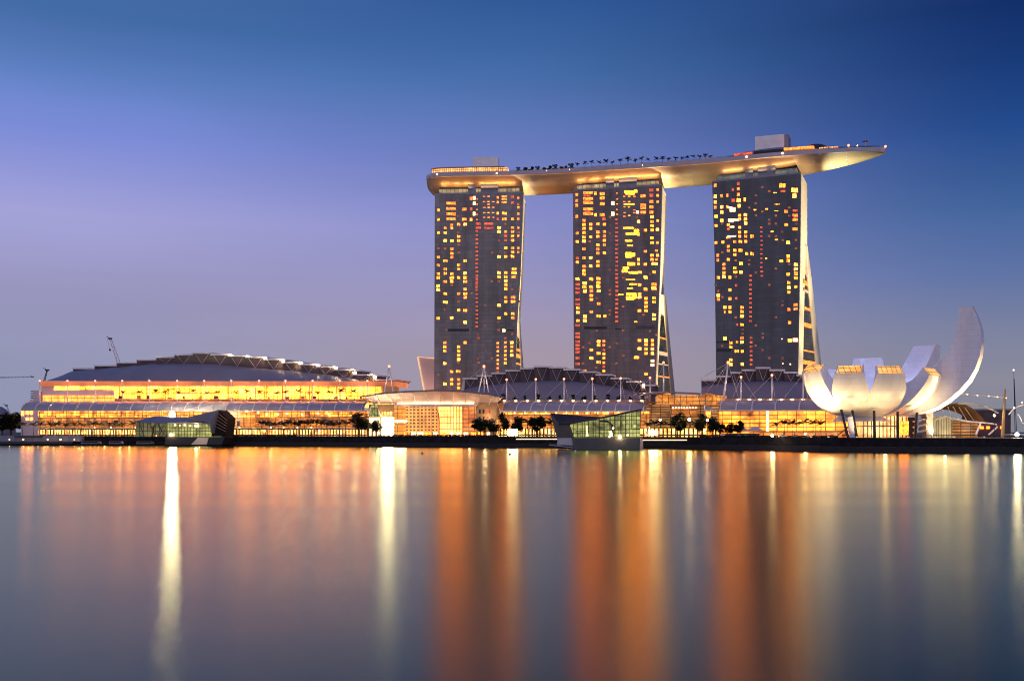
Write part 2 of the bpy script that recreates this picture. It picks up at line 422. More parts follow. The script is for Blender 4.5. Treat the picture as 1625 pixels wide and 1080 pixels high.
# ------------------------------------------------------------------ ground, quay and water
SHORE = [(-900, 860), (-200, 800), (0, 775), (200, 750), (350, 735), (600, 690), (700, 665), (780, 650), (870, 632), (1030, 606), (1200, 560), (1300, 515), (1420, 488), (1625, 478), (2400, 470)]
GZ = 7.0                                               # promenade level
def shore_xy(px, off=0):
    Y = interp(SHORE, px) + off
    return (px - CX) / F * Y, Y
def make_water():
    m, t, b = new_mat('bay_water'); L = t.links.new
    t.nodes.remove(b)
    out = [n for n in t.nodes if n.type == 'OUTPUT_MATERIAL'][0]
    gl = t.nodes.new('ShaderNodeBsdfAnisotropic')
    gl.distribution = 'BECKMANN'
    gl.inputs['Roughness'].default_value = .25
    gl.inputs['Anisotropy'].default_value = .18
    tv = t.nodes.new('ShaderNodeCombineXYZ'); tv.inputs['X'].default_value = 1
    L(tv.outputs[0], gl.inputs['Tangent'])
    gl.inputs['Color'].default_value = (.93, .98, .72, 1)
    df = t.nodes.new('ShaderNodeBsdfDiffuse'); df.inputs['Color'].default_value = (.006, .013, .014, 1)
    fr = t.nodes.new('ShaderNodeFresnel'); fr.inputs['IOR'].default_value = 1.40
    tcn = t.nodes.new('ShaderNodeTexCoord')
    mp = t.nodes.new('ShaderNodeMapping'); mp.inputs['Scale'].default_value = (.05, .22, 1)
    nz = t.nodes.new('ShaderNodeTexNoise'); nz.inputs['Scale'].default_value = 1; nz.inputs['Detail'].default_value = 3
    L(tcn.outputs['Object'], mp.inputs[0]); L(mp.outputs[0], nz.inputs['Vector'])
    
    mp2 = t.nodes.new('ShaderNodeMapping'); mp2.inputs['Scale'].default_value = (.003, .03, 1)
    n2 = t.nodes.new('ShaderNodeTexNoise'); n2.inputs['Detail'].default_value = 4; n2.inputs['Scale'].default_value = 1
    L(tcn.outputs['Object'], mp2.inputs[0]); L(mp2.outputs[0], n2.inputs['Vector'])
    mr = t.nodes.new('ShaderNodeMapRange'); mr.inputs['From Min'].default_value = .35; mr.inputs['From Max'].default_value = .65
    mr.inputs['To Min'].default_value = .215; mr.inputs['To Max'].default_value = .245
    L(n2.outputs[0], mr.inputs['Value']); L(mr.outputs[0], gl.inputs['Roughness'])
    mx = t.nodes.new('ShaderNodeMixShader'); L(fr.outputs[0], mx.inputs[0]); L(df.outputs[0], mx.inputs[1]); L(gl.outputs[0], mx.inputs[2])
    L(mx.outputs[0], out.inputs[0])
    return m
w = MB(); w.face((-9000, -300, 0), (9000, -300, 0), (9000, 14000, 0), (-9000, 14000, 0))
tag(w.build('water', make_water()), 'calm dusk bay water mirroring the lights as long smooth streaks', None, None, 'structure')
g = MB()
edge = [shore_xy(px) for px, _ in SHORE]
g.face(*([(x, y, GZ) for x, y in edge] + [(6000, 470, GZ), (6000, 13000, GZ), (-6000, 13000, GZ), (-6000, 860, GZ)]))
tag(g.build('ground', M['asphalt']), 'dark paved land behind the waterfront promenade', None, None, 'structure')
q = MB()                                                # quay wall with a step of lower boardwalk
for (a, b2) in zip(edge, edge[1:]):
    q.grid([[(a[0], a[1], 0 - .5), (b2[0], b2[1], -.5)], [(a[0], a[1], GZ + .02), (b2[0], b2[1], GZ + .02)]])
q.grid([[(x, y, GZ + .02) for x, y in edge], [(x + .3, y + 1.2, GZ + .02) for x, y in edge]])
tag(q.build('quay_wall', M['quay']), 'black quay wall along the promenade edge', None, None, 'structure')
bw = MB()
pxs = [250, 350, 480, 600, 700, 780, 870, 1030, 1120, 1200, 1260, 1300, 1360, 1420, 1520, 1625, 1900]
r0 = [shore_xy(p, -7) for p in pxs]; r1 = [shore_xy(p, -.1) for p in pxs]
bw.grid([[(x, y, -.5) for x, y in r0], [(x, y, 2.6) for x, y in r0], [(x, y, 2.6) for x, y in r1]])
tag(bw.build('boardwalk', M['deck_wood']), 'dark lower boardwalk along the foot of the quay', None, None, 'structure')

# ------------------------------------------------------------------ the three hotel towers
BACK = 32.0
def tower(key, label, px, Ys, ledge, redge, cols, fac, side_leg, wins, blobs, slits):
    (pl, pr), (Yl, Yr) = px, Ys
    A = Vector(((pl - CX) / F * Yl, Yl, 0)); B = Vector(((pr - CX) / F * Yr, Yr, 0))
    u = (B - A).normalized(); n = Vector((-u.y, u.x, 0)); n = n if n.y > 0 else -n
    L = (B - A).length
    ZT = 185.0
    t = thing('hotel_tower', (A + B) / 2 + Vector((0, 0, GZ)), label, 'tower', 'three hotel towers')
    def on(pxx, py, out=0.0):                          # a photo point laid onto the facade plane
        dx = (pxx - CX) / F                             # ray x = dx*y ; plane A + u*s
        s = (dx * A.y - A.x) / (u.x - dx * u.y)
        p = A + u * s
        p.z = CH + (H0 - py) / F * p.y
        return p - n * out
    zs = [GZ - .5 + (ZT - GZ + .5) * i / 24 for i in range(25)]
    def row_py(z): return H0 - (z - CH) * F / ((Yl + Yr) / 2)
    left = []; right = []
    for z in zs:
        py = row_py(z)
        l = on(interp(ledge, py), 600); r = on(interp(redge, py), 600)
        l.z = r.z = z
        left.append(l); right.append(r)
    fm = MB()
    fm.grid([[l + (r - l) * (k / 6) for k in range(7)] for l, r in zip(left, right)])
    fm.build('glass_facade', fac, t)
    # body behind the facade: left side and roof, and the back
    b = MB()
    th = 15.0                                           # thickness of the front slab; the rear slab splays away from it
    b.grid([[l + n * .4, l + n * th] for l in left])
    b.grid([[l + n * BACK for l in left[10:]], [r + n * BACK for r in right[10:]]])
    b.grid([[l + n * .4 for l in left[10:]], [l + n * BACK for l in left[10:]]])
    b.face(left[-1] + n * .0, right[-1], right[-1] + n * BACK, left[-1] + n * BACK)
    b.build('body', M['concrete'], t)
    # right-hand end: front leg and splayed rear leg as cream blades with a glazed atrium between
    def col(tab, z, r, depth):
        Yd = r.y + n.y * depth
        px = interp(tab, row_py(z))
        return Vector(((px - CX) / F * Yd, Yd, z))
    zsplit = CH + (H0 - side_leg['split']) / F * (Yl + Yr) / 2
    front = MB(); rear = MB(); at = MB(); rb = MB()
    F0 = [r + u * .35 + n * .2 for r in right]
    F1 = [col(side_leg['fr'], z, r, BACK if z > zsplit else 13) for r, z in zip(right, zs)]
    hi = [i for i, z in enumerate(zs) if z > zsplit]; lo = [i for i, z in enumerate(zs) if z <= zsplit]
    def fdepth(z): return BACK if z > zsplit else 13 + (BACK - 13) * max(0.0, 1 - (zsplit - z) / 45)
    rows_ = []
    for i in lo + hi:                                   # one cream blade: the whole end above the split, the front leg below it
        f1 = col(side_leg['fr'], zs[i], right[i], fdepth(zs[i])); F1[i] = f1
        rows_.append([right[i] - u * .6 + n * .25, F0[i], f1, f1 - u * 3.5])
    front.grid(rows_)
    f1 = F1[-1]; front.face(right[-1] - u * .6 + n * .25, F0[-1], f1, f1 - u * 3.5)
    front.build('end_wall', M['cream'], t)
    rows_ = []; rows_b = []; rows_a = []
    for i in lo + hi[:1]:
        z = zs[i]; k = max(0, (zsplit - z) / (zsplit - GZ)); dd = BACK + 18 * k
        g0 = col(side_leg['rl'], z, right[i], dd - 9); g1 = col(side_leg['rr'], z, right[i], dd)
        rows_.append([g0 - u * 3.5, g0, g1, g1 - u * 3.5])
        rows_b.append([left[i] + n * dd, g1 - u * 3.4])
        a0 = col(side_leg['fr'], z, right[i], fdepth(z) - .5) - u * .3
        rows_a.append([a0 - u * .6, g0 - u * .6])
    rear.grid(rows_); rear.build('rear_leg', M['cream'], t)
    rb.grid(rows_b); rb.build('rear_slab', M['concrete'], t)
    at.grid(rows_a); at.build('atrium_glazing', E['atrium'], t)
    fd = rd0 = None
    # lit atrium floors
    zf = GZ + 12
    while zf < zsplit - 22:
        py = row_py(zf); i = min(range(25), key=lambda q_: abs(zs[q_] - zf)); r = right[i]
        k = (zsplit - zf) / (zsplit - GZ)
        p0 = col(side_leg['fr'], zf, r, 12) ; p1 = col(side_leg['rl'], zf, r, BACK + 18 * k - 9.5)
        if random.random() < .75:
            fl = MB(); hgt = random.choice((.8, 1.6, 2.6)); w_ = p1 - p0; q0 = p0 + w_ * .06; q1 = p1 - w_ * .06
            fl.prism([q0, q1, q1 + Vector((0, 0, hgt)), q0 + Vector((0, 0, hgt))], -u * .5 + Vector((0, 0, 0)))
            fl.build('atrium_floor', E['win_c'] if random.random() < .6 else E['strip_low'], t)
        zf += random.choice((5, 7, 9, 12))
    # lit windows; the win_reflect patches are reflections painted as glow
    items = []
    for (wx, wy, ww, hh, mk) in wins:
        items.append((wx, wy, ww, hh, mk))
    for i in range(70):                                 # rooms with only a lamp on behind drawn curtains
        px_ = pl + 5.7 + 10.62 * random.randrange(13); py_ = (308, 303, 288)[key - 1] + 9 + 6.45 * random.randrange(44)
        if not any(abs(px_ - q_[0]) < 6 and abs(py_ - q_[1]) < 5 for q_ in items):
            items.append((px_, py_, 3.8, 3.2, 'win_dim'))
    items.sort(key=lambda q_: -q_[2] * q_[3])
    rest = {}
    def quad(mb, wx, wy, ww, hh):
        p = [on(wx - ww / 2, wy - hh / 2, .12), on(wx + ww / 2, wy - hh / 2, .12), on(wx + ww / 2, wy + hh / 2, .12), on(wx - ww / 2, wy + hh / 2, .12)]
        mb.prism(p, n * .1)
        # curtain edge and slab shadow: a dark transom across the pane
    for i, (wx, wy, ww, hh, mk) in enumerate(items):
        if i < 100:
            mb = MB()
            if ww > 4.5 and mk in ('win_a', 'win_b'):   # two leaves with a dark mullion
                f_ = random.choice((.3, .5, .62))
                quad(mb, wx - ww / 2 + ww * f_ / 2 - .15, wy, ww * f_ - .3, hh)
                quad(mb, wx + ww / 2 - ww * (1 - f_) / 2 + .15, wy + random.choice((0, .3)), ww * (1 - f_) - .3, hh - random.choice((0, .5)))
            else:
                quad(mb, wx, wy, ww, hh)
            mb.build('window', E[mk], t)
        else:
            rest.setdefault(mk, MB()); quad(rest[mk], wx, wy, ww, hh)
    for mk, mb in rest.items():
        o = mb.build('lit_windows', E[mk], t); o['kind'] = 'stuff'
    sl = MB()
    for (x0, x1, y0, y1) in slits:
        quad(sl, (x0 + x1) / 2, (y0 + y1) / 2, x1 - x0, y1 - y0)
    if slits:
        sl.build('plant_floor_louvre', M['steel_dark'], t)
    # crown: glazed roof storey under the deck, with two lift cores and a black box standing in for the shaded gap above
    inset = 2.0
    c0 = left[-1] + n * inset + u * 3; c1 = right[-1] + n * inset - u * 3
    cw = MB()
    cw.prism([c0, c1, c1 + n * 26, c0 + n * 26], (0, 0, 4.6))
    cw.build('crown_glass', E['crown'] if key != 3 else E['crown_dim'], t)
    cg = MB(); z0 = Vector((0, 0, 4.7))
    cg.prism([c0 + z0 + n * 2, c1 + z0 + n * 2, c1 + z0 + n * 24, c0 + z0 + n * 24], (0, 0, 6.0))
    cg.build('crown_shade_box', M['black'], t)
    for s0, s1 in ((.36, .46), (.52, .74)):
        cc = MB(); p0 = c0.lerp(c1, s0) - n * .6; p1 = c0.lerp(c1, s1) - n * .6
        cc.prism([p0, p1, p1 + n * 6, p0 + n * 6], (0, 0, 8.6))
        cc.build('lift_core', M['grey_metal'], t)
    ft = MB(); a0 = left[-1] - n * .05; a1 = right[-1] - n * .05
    ft.prism([a0, a1, a1 + n * .8, a0 + n * .8], (0, 0, 1.1))
    ft.build('parapet', M['grey_metal'], t)
    # floodlights on the roof edge, washing the belly of the deck above
    for (s0, s1, lean) in blobs:
        p = a0.lerp(a1, (s0 + s1) / 2) + n * .6 + Vector((0, 0, 4.4)); ln = (a1 - a0).length * (s1 - s0)
        fb = MB(); fb.box(p - Vector((0, 0, .35)), (ln / 2, .3, .25), u)
        fb.build('floodlight', M['grey_metal'], t)
        ld = bpy.data.lights.new('lamp_light', 'AREA'); ld.shape = 'RECTANGLE'; ld.size = ln; ld.size_y = .5
        ld.energy = ln * belly[key][0]; ld.color = belly[key][1]
        lo_ = bpy.data.objects.new('lamp_light', ld); COL.objects.link(lo_); lo_.parent = t
        lo_.location = p - rootloc(t)
        zax = (Vector((0, 0, -1)) + n * .35).normalized(); xax = u; yax = zax.cross(xax).normalized(); xax = yax.cross(zax)
        lo_.rotation_euler = Matrix((xax, yax, zax)).transposed().to_euler()
    # ground floods on the right-hand end wall
    lat_ = 28.0 if key != 3 else 95.0
    e = right[0] + u * lat_ + n * 12; e.z = GZ + 1
    for zt in (26, 55, 95, 132, 160):
        dd_ = math.hypot(lat_, zt - 8)
        light('SPOT', e, 2.7 * side_pow[key] * 4 * math.pi * dd_ ** 3 / lat_, (1.0, .80, .45), t, right[12] + n * 14 + Vector((0, 0, zt - right[12].z)), 1.0, 2 * math.degrees(math.atan(24 * lat_ / dd_ / dd_)) + (14 if zt < 150 else 9), .7)
    return t, on, left, right, n, u

side_pow = {1: .8, 2: 1.0, 3: 1.0}
belly = {1: (95, (1.0, .46, .12)), 2: (110, (1.0, .50, .15)), 3: (85, (1.0, .58, .22))}
def wl6(ox, oy, sc, tab):
    out = []
    for x, ys, mk, ww, hh in tab:
        for y in ys:
            k = mk
            if mk == 'n':
                k = random.choice(('win_a', 'win_a', 'win_a', 'win_b', 'win_c'))
            if mk == 'r':
                k = random.choice(('win_c', 'win_c', 'win_red', 'win_a'))
            out.append((ox + x / sc, oy + y / sc, ww * .86, hh * .80, k))
    return out
N5, H4 = 5.4, 4.8
def steps(a, b, s):
    return [a + s * i for i in range(int((b - a) / s) + 1)]
t1 = wl6(680, 280, 6, [
    (94, [320, 410, 537], 'r', 4.5, 4.6), (94, [768, 845, 925, 962, 1040, 1075], 'n', N5, H4),
    (160, [490], 'r', 5, 4), (160, [535, 610, 880, 922, 1000], 'n', N5, H4), (160, [803], 'n', 8, H4),
    (222, [460, 490], 'r', 4.5, 4), (222, [612, 690, 730, 768, 925, 1000], 'n', N5, H4), (222, [962], 'n', 8, H4),
    (215, [255, 305, 355, 405], 'win_c', 17, 4.8), (240, [268, 318, 370], 'win_red', 9, 2),
    (287, [455, 570, 610, 842, 880, 962], 'n', N5, H4),
    (349, [455, 803, 920], 'n', N5, H4), (349, [960, 1000], 'n', 7, H4), (349, [1070], 'n', 5, 4),
    (340, [312, 408], 'win_c', 8, 5), (405, [210, 310, 410], 'r', 4.5, 6),
    (435, [205, 255, 355], 'win_hot', 4.4, 6.5), (462, [215, 265, 315, 362, 410], 'win_c', 3.0, 1.6),
    (460, steps(520, 1075, 38.5), 'win_red', 4.8, 2.8),
    (530, [190, 240, 295, 345, 390], 'win_c', 4.5, 1.5), (572, [190, 240, 265, 295, 345, 390], 'win_a', 3.6, 1.5), (615, [240, 295, 345, 390], 'win_c', 4.5, 1.5),
    (475, [450, 490], 'win_red', 9.5, 4.5), (575, [450, 490], 'win_red', 17, 4),
    (660, [200, 245, 350, 405], 'r', 4, 4.5), (722, [190, 216, 246], 'win_c', 9.5, 3.6), (722, [350, 405], 'r', 8, 5),
    (800, [195, 250, 405], 'r', 5.4, 4.8), (800, [487, 525, 565, 605, 680, 720, 760], 'n', 5.6, H4),
    (855, [205, 265, 295, 355, 405, 487, 565, 680, 720], 'r', 3.6, 4),
    (672, [487, 525, 762, 915, 955], 'n', N5, H4), (735, [525, 565, 605], 'r', 5, 4.4), (735, [680, 762, 915, 955, 995, 1030, 1068], 'n', N5, H4),
    (815, [880], 'n', 8, 5.6), (815, [915], 'n', 10, 5.2), (812, [955], 'r', 8, H4)])
t1 += wl6(680, 440, 6, [
    (92, [5, 80, 118, 388], 'n', N5, H4), (160, [40, 155], 'n', 6, H4), (160, [235], 'n', 8, H4), (155, [620, 660, 700, 818, 1012], 'n', N5, H4),
    (220, [5, 38, 385, 895, 972, 1012], 'n', N5, H4), (287, [155, 312, 660, 700, 740, 780, 972, 1012, 1050], 'n', N5, H4), (283, [893], 'n', 8, H4),
    (349, [5, 112, 428, 190, 620], 'n', N5, H4), (349, [40, 155, 312], 'n', 7, H4),
    (460, steps(5, 470, 38.5), 'win_red', 4.6, 2.8), (672, [265, 385], 'n', N5, H4), (735, [35, 72, 110, 190, 230, 345], 'n', N5, H4),
    (805, [190, 230], 'n', 8, 5), (802, [345, 385], 'n', 6, H4), (718, [505], 'win_hot', 5, 5),
    (660, [625, 662, 702, 742, 785, 822, 862, 897], 'r', 4, 3.6), (732, [620, 660, 700, 740, 778, 815], 'r', 5, 4.6), (792, [620, 660, 700, 740], 'n', 5.4, H4)])
t2 = wl6(900, 280, 6, [
    (92, [175, 230, 275, 380], 'r', 4.6, 6), (97, [540, 620, 815, 975], 'n', N5, H4), (97, [775], 'r', 5.4, 5),
    (200, [155, 210, 250, 310, 355], 'win_c', 18, 5.2), (190, [182, 235, 335], 'win_red', 13, 3), (270, [160, 365], 'r', 4.5, 6),
    (335, [165, 205, 260, 365], 'win_c', 9, 6), (352, [405], 'r', 6, 5),
    (160, [418, 458, 495, 535, 578, 615, 690, 775, 855, 895, 930, 1015, 1050], 'n', 5.8, 5),
    (224, [455, 495, 575, 775, 852, 972, 1050], 'n', 5.4, H4), (292, [452, 530, 570, 652, 692, 730, 810, 848, 970, 1010, 1045], 'n', 5.6, H4),
    (355, [455, 525, 568, 608, 650, 728], 'n', 5.4, H4), (435, [255, 355], 'win_hot', 5.2, 7),
    (472, steps(410, 1075, 40), 'win_red', 5, 3), (475, [160, 215, 262, 315, 360], 'win_c', 3.4, 1.8),
    (545, [190, 240, 290, 345, 380], 'win_c', 4, 1.6), (590, [190, 240, 290, 372], 'win_a', 4, 1.7), (640, [190, 320, 345], 'win_c', 4, 1.6),
    (595, [145], 'win_reflect', 20, 4), (600, [165], 'win_reflect', 16, 3), (590, [265], 'win_reflect', 19, 3), (655, [140], 'win_reflect', 5, 6),
    (585, [490], 'win_reflect', 20, 3), (615, [545], 'win_reflect', 22, 4.5), (660, [515], 'win_reflect', 9, 5), (585, [612], 'win_reflect', 13, 3), (600, [658], 'win_reflect', 10, 2.4),
    (600, [745], 'win_reflect', 18, 7), (585, [728, 765], 'win_reflect', 10, 3), (610, [832], 'win_reflect', 14, 6), (560, [870], 'win_reflect', 11, 5), (548, [900], 'win_reflect', 10, 5), (630, [915], 'win_reflect', 17, 4.5), (690, [912], 'win_reflect', 7, 4),
    (605, [982], 'win_reflect', 17, 1.6), (630, [1025], 'win_reflect', 13, 3), (690, [1030], 'n', 6, 5), (600, [1062], 'win_reflect', 10, 1.6),
    (670, [340], 'win_hot', 5, 5), (680, [430, 550, 790, 830], 'n', 4.6, 5.5),
    (722, [185], 'win_c', 9, 6), (725, [270, 300, 340], 'win_c', 10, 5), (745, [512, 712, 835, 957, 1070], 'n', 5.6, H4),
    (802, [130, 180, 240, 290, 340], 'r', 7, 6), (808, [385, 430, 470, 510, 585, 630, 750, 790], 'n', 6, H4), (832, [830], 'n', 10, 5), (830, [1025], 'r', 9, 6), (825, [1060], 'n', 8, 4.6),
    (862, [125, 180, 240, 420], 'r', 4, 4.6), (860, [505, 630, 750], 'n', 5, 5), (850, [705, 790], 'r', 5, 4), (828, [910], 'n', 5.6, H4)])
t2 += wl6(900, 440, 5.4, [
    (92, [15, 262, 298, 370], 'n', 6, 5), (90, [60, 95, 130, 190, 230, 410, 480, 510, 550, 580, 610, 640, 690, 740], 'win_red', 8, 4.4),
    (152, [50, 85, 118, 333, 370, 800], 'n', 6, 5), (208, [15, 85, 118, 155, 190, 295, 620, 690], 'n', 6, 5), (270, [10, 45, 80, 115, 225, 548, 580], 'n', 6, 5), (270, [330, 650, 725], 'n', 7.5, 5),
    (324, [330], 'n', 5.5, 5), (315, [545, 580, 620, 655, 690, 730, 765, 800], 'r', 4.6, 4.6), (425, steps(5, 405, 37), 'win_red', 5.4, 4),
    (550, [145], 'win_reflect', 18, 5), (540, [180], 'win_reflect', 15, 6), (575, [165], 'win_reflect', 8, 8), (460, [148], 'win_reflect', 9, 2), (535, [95], 'win_reflect', 9, 1.6), (560, [60], 'win_reflect', 12, 2.6),
    (620, [65, 140, 170, 285, 540, 610], 'n', 6, 5), (676, [5, 105, 180, 215, 250, 285, 540, 575, 612, 650, 825], 'n', 6, 5),
    (745, [60, 100], 'win_c', 9, 5), (745, [175, 210, 320, 355], 'n', 6.4, 5), (731, [540, 575, 612, 650], 'n', 5.2, 5), (731, [715, 750], 'win_hot', 6, 5), (595, [685], 'win_reflect', 9, 4.6), (588, [380], 'win_reflect', 5, 2)])
t3 = wl6(1120, 260, 6, [
    (90, [205, 310, 365, 415], 'n', 4.6, 6.4), (98, [500, 588, 750], 'n', 5, 5), (150, [305], 'r', 4.4, 6), (152, [410, 460, 540], 'win_b', 5, 5.6), (163, [745], 'n', 5, 5),
    (205, [300], 'win_c', 3.4, 6), (205, [410], 'n', 4.4, 6), (255, [435], 'win_hot', 10, 8), (230, [415], 'win_hot', 8, 3), (265, [535], 'win_hot', 20, 4), (240, [545], 'win_hot', 8, 4), (250, [600], 'win_hot', 8, 3), (245, [690], 'win_hot', 15, 3), (215, [700], 'n', 8, 4),
    (258, [245], 'r', 4, 5.6), (262, [348], 'r', 6.6, 6.4), (310, [188, 238, 292], 'r', 5, 6), (314, [345], 'n', 6.8, 7.2), (318, [400], 'n', 5, 6), (322, [490, 525, 605, 650, 690], 'n', 5, 4.8), (330, [738], 'n', 6, 5),
    (372, [340], 'n', 4, 7), (378, [485, 525], 'win_b', 5.4, 5.4), (380, [565, 650, 690, 738], 'n', 5.2, 5), (390, [855], 'n', 5, 5.4), (440, [690, 855], 'n', 6, 6),
    (215, [580, 620, 785, 825, 910], 'r', 5, 5), (276, [740, 822, 865, 990, 1030], 'n', 5.6, 5), (330, [822], 'n', 7, 5.6), (336, [947, 1030], 'win_b', 5.4, 5.4), (115, [870, 915], 'n', 4.4, 5.6), (172, [955, 995, 1035, 1072], 'n', 5.4, 5),
    (470, [437], 'win_reflect', 4.6, 2.2), (580, [430], 'win_reflect', 4.2, 2.6), (632, [645], 'win_reflect', 5, 2), (672, [722], 'win_reflect', 5, 2), (575, [900], 'win_reflect', 3, 2),
    (530, steps(605, 1075, 42), 'win_red', 4.2, 2.6), (730, [205], 'win_a', 11, 8), (735, [260], 'win_red', 9, 4), (847, [250], 'win_b', 11, 8), (845, [305], 'win_b', 6.4, 8),
    (766, [452, 580], 'r', 6.6, 5.6), (785, [748], 'n', 6, 5.6), (851, [445], 'win_red', 9, 4), (851, [490, 530, 620], 'win_c', 9, 5.4), (785, [878, 920], 'n', 5.4, 6), (720, [925], 'win_reflect', 6, 4), (785, [1050], 'win_a', 6, 6), (858, [958, 1000, 1045], 'n', 6.6, 5.6),
    (660, [275], 'win_reflect', 6, 1.2), (680, [385], 'win_reflect', 9, .9), (672, [448], 'win_reflect', 6, .9)])
t3 += wl6(1120, 430, 6, [
    (120, [62, 230, 270], 'n', 5.4, 5.4), (120, [190], 'r', 3, 4.6), (174, [15], 'win_c', 4.4, 5), (174, [55], 'n', 5.4, 5), (230, [60, 180, 262, 345, 388], 'n', 5, 5.4), (182, [345, 640], 'n', 6, 5.4), (182, [390], 'r', 3, 5),
    (290, [135, 260], 'r', 4, 5), (298, [510, 675], 'r', 4, 4), (285, [10], 'n', 5.6, 5), (337, [10], 'n', 6, 5.4), (345, [345, 385, 428, 510, 635, 675], 'n', 5.8, 5.4), (348, [762, 885], 'n', 5, 5.4),
    (427, steps(45, 510, 43), 'win_red', 4.8, 3.6), (432, steps(635, 890, 42), 'win_red', 4.8, 4), (535, [5, 45], 'win_red', 4.4, 3), (238, [680, 720, 845, 885], 'n', 5.6, 5.4), (296, [762], 'n', 7.4, 5.4),
    (785, [30], 'n', 6, 5), (858, [20, 65], 'n', 6.6, 5.4), (791, [110, 155, 200, 365], 'n', 5.4, 5.4), (798, [490], 'n', 5.6, 6), (858, [150], 'r', 5, 5), (855, [320, 360], 'win_c', 7, 5.4), (800, [660], 'n', 6.4, 5.6), (853, [655], 'win_hot', 9, 6.4),
    (725, [645], 'win_hot', 1.6, 1.6), (733, [880], 'win_hot', 1.8, 1.8), (805, [885], 'win_hot', 2, 2.4)])

T1 = tower(1, 'leftmost hotel tower with grey glass face beside the pale slanted building', (690, 830), (735, 730.5),
           [(300, 690), (620, 689)], [(300, 830.5), (430, 826), (520, 820), (620, 817)], None, M['facade_a'], dict(split=497, fr=[(308, 833.5), (440, 826.5), (513, 821.7), (585, 818.2), (690, 814)], rl=[(497, 822), (513, 823.6), (585, 827.5), (690, 834)], rr=[(480, 824.5), (513, 826.3), (585, 831.3), (690, 838)]), t1, ((.06, .16, 0), (.20, .28, 0), (.31, .42, 0), (.50, .90, 0)),
           [(711, 744, 521.5, 525.5), (805, 816, 522.5, 524.5)])
T2 = tower(2, 'middle hotel tower with gold reflections and a red glowing left edge', (909, 1050), (724, 708),
           [(300, 909), (620, 911)], [(300, 1050.5), (450, 1046.5), (620, 1039.5)], None, M['facade_b'], dict(split=468, fr=[(297, 1057), (400, 1054), (440, 1051), (610, 1043.5), (690, 1040)], rl=[(468, 1052), (533, 1058), (607, 1064), (690, 1070)], rr=[(440, 1054.5), (533, 1063), (607, 1070), (690, 1077)]), t2, ((.05, .13, 0), (.18, .30, 0), (.36, .95, 0)),
           [(927, 963, 518, 522), (1010, 1039, 517, 518.5), (1010, 1039, 520, 521.5), (976, 986, 521, 523)])
T3 = tower(3, 'rightmost hotel tower with darkest glass, behind the white lotus building', (1130, 1271), (699, 675),
           [(280, 1130), (400, 1134), (600, 1136.5)], [(270, 1271), (400, 1269.5), (600, 1266)], None, M['facade_c'], dict(split=392, fr=[(280, 1281), (385, 1281), (440, 1277.2), (590, 1274.2), (690, 1272)], rl=[(392, 1280.5), (435, 1281.5), (580, 1295.5), (690, 1306)], rr=[(385, 1282), (435, 1288), (580, 1304), (690, 1316)]), t3, ((.12, .34, 0), (.42, .62, 0), (.68, .94, 0)),
           [(1137, 1160, 541, 544), (1137, 1160, 553, 558)])

# ------------------------------------------------------------------ the boat-shaped deck across the three tower roofs
def catmull(P, n=10):
    out = []
    for i in range(len(P) - 1):
        p0, p1, p2, p3 = P[max(i - 1, 0)], P[i], P[i + 1], P[min(i + 2, len(P) - 1)]
        for k in range(n):
            t = k / n
            out.append(.5 * ((2 * p1) + (p2 - p0) * t + (2 * p0 - 5 * p1 + 4 * p2 - p3) * t * t + (3 * p1 - p0 - 3 * p2 + p3) * t ** 3))
    out.append(P[-1])
    return out
def vec(x, y): return Vector((x, y, 0))
CL = catmull([vec(-63, 752), vec(-48, 751), (vec(-56, 751) + vec(9, 746.5)) / 2, vec(9, 746.5), vec(48, 739.5), vec(111, 723.5), vec(146, 713), vec(202, 690), vec(227, 678.5), vec(250.5, 667.5)], 8)
dist = [0]
for a, b in zip(CL, CL[1:]): dist.append(dist[-1] + (b - a).length)
TOT = dist[-1]
def cl_at(s):                                           # s in metres
    for i in range(len(CL) - 1):
        if s <= dist[i + 1] + 1e-6:
            k = (s - dist[i]) / max(1e-6, dist[i + 1] - dist[i])
            p = CL[i].lerp(CL[i + 1], k); t = (CL[min(i + 2, len(CL) - 1)] - CL[max(i - 1, 0)]).normalized()
            return p, Vector((-t.y, t.x, 0)) if t.x > 0 else Vector((t.y, -t.x, 0)), t
    return CL[-1], Vector((0, 1, 0)), Vector((1, 0, 0))
def half_w(s):
    a = min(1, .55 + .45 * math.sqrt(max(0, 1 - (1 - min(s, 14) / 14) ** 2)))
    e = TOT - s
    b = 1 if e > 90 else max(.03, math.sin(min(1, e / 90) * math.pi / 2) ** .62)
    return 19.5 * a * b
def keel(s):
    e = TOT - s
    k = 1 if e > 80 else max(.04, math.sin(e / 80 * math.pi / 2) ** .7)
    a = min(1, .5 + .5 * math.sqrt(max(0, 1 - (1 - min(s, 9) / 9) ** 2)))
    return 197.2 - 9.2 * k * a
sky_thing = thing('sky_deck', (70, 735, 185), 'long boat-shaped roof deck with glowing belly spanning all three towers', 'roof deck')
hull = MB(); rows = []; par = MB(); prow = []; topf = MB(); trow = []
NS = 110
for i in range(NS + 1):
    s = TOT * i / NS
    p, n, t = cl_at(s); w_ = half_w(s); zk = keel(s)
    r = []
    for j in range(25):
        o = -1 + 2 * j / 24
        r.append(p + n * (o * w_) + Vector((0, 0, zk + (197.2 - zk) * abs(o) ** 2.6)))
    rows.append(r)
    q_ = []
    for o, z in ((-1.0, 197.0), (-1.035, 197.4), (-1.045, 200.2), (-1.0, 200.2), (1.0, 200.2), (1.045, 200.2), (1.035, 197.4), (1.0, 197.0)):
        q_.append(p + n * (o * (w_ + .3)) + Vector((0, 0, z)))
    prow.append(q_)
hull.grid(rows); hull.face(*rows[0]); 
hull.build('hull', M['hull'], sky_thing, True)
par.grid(prow); par.face(*prow[0])
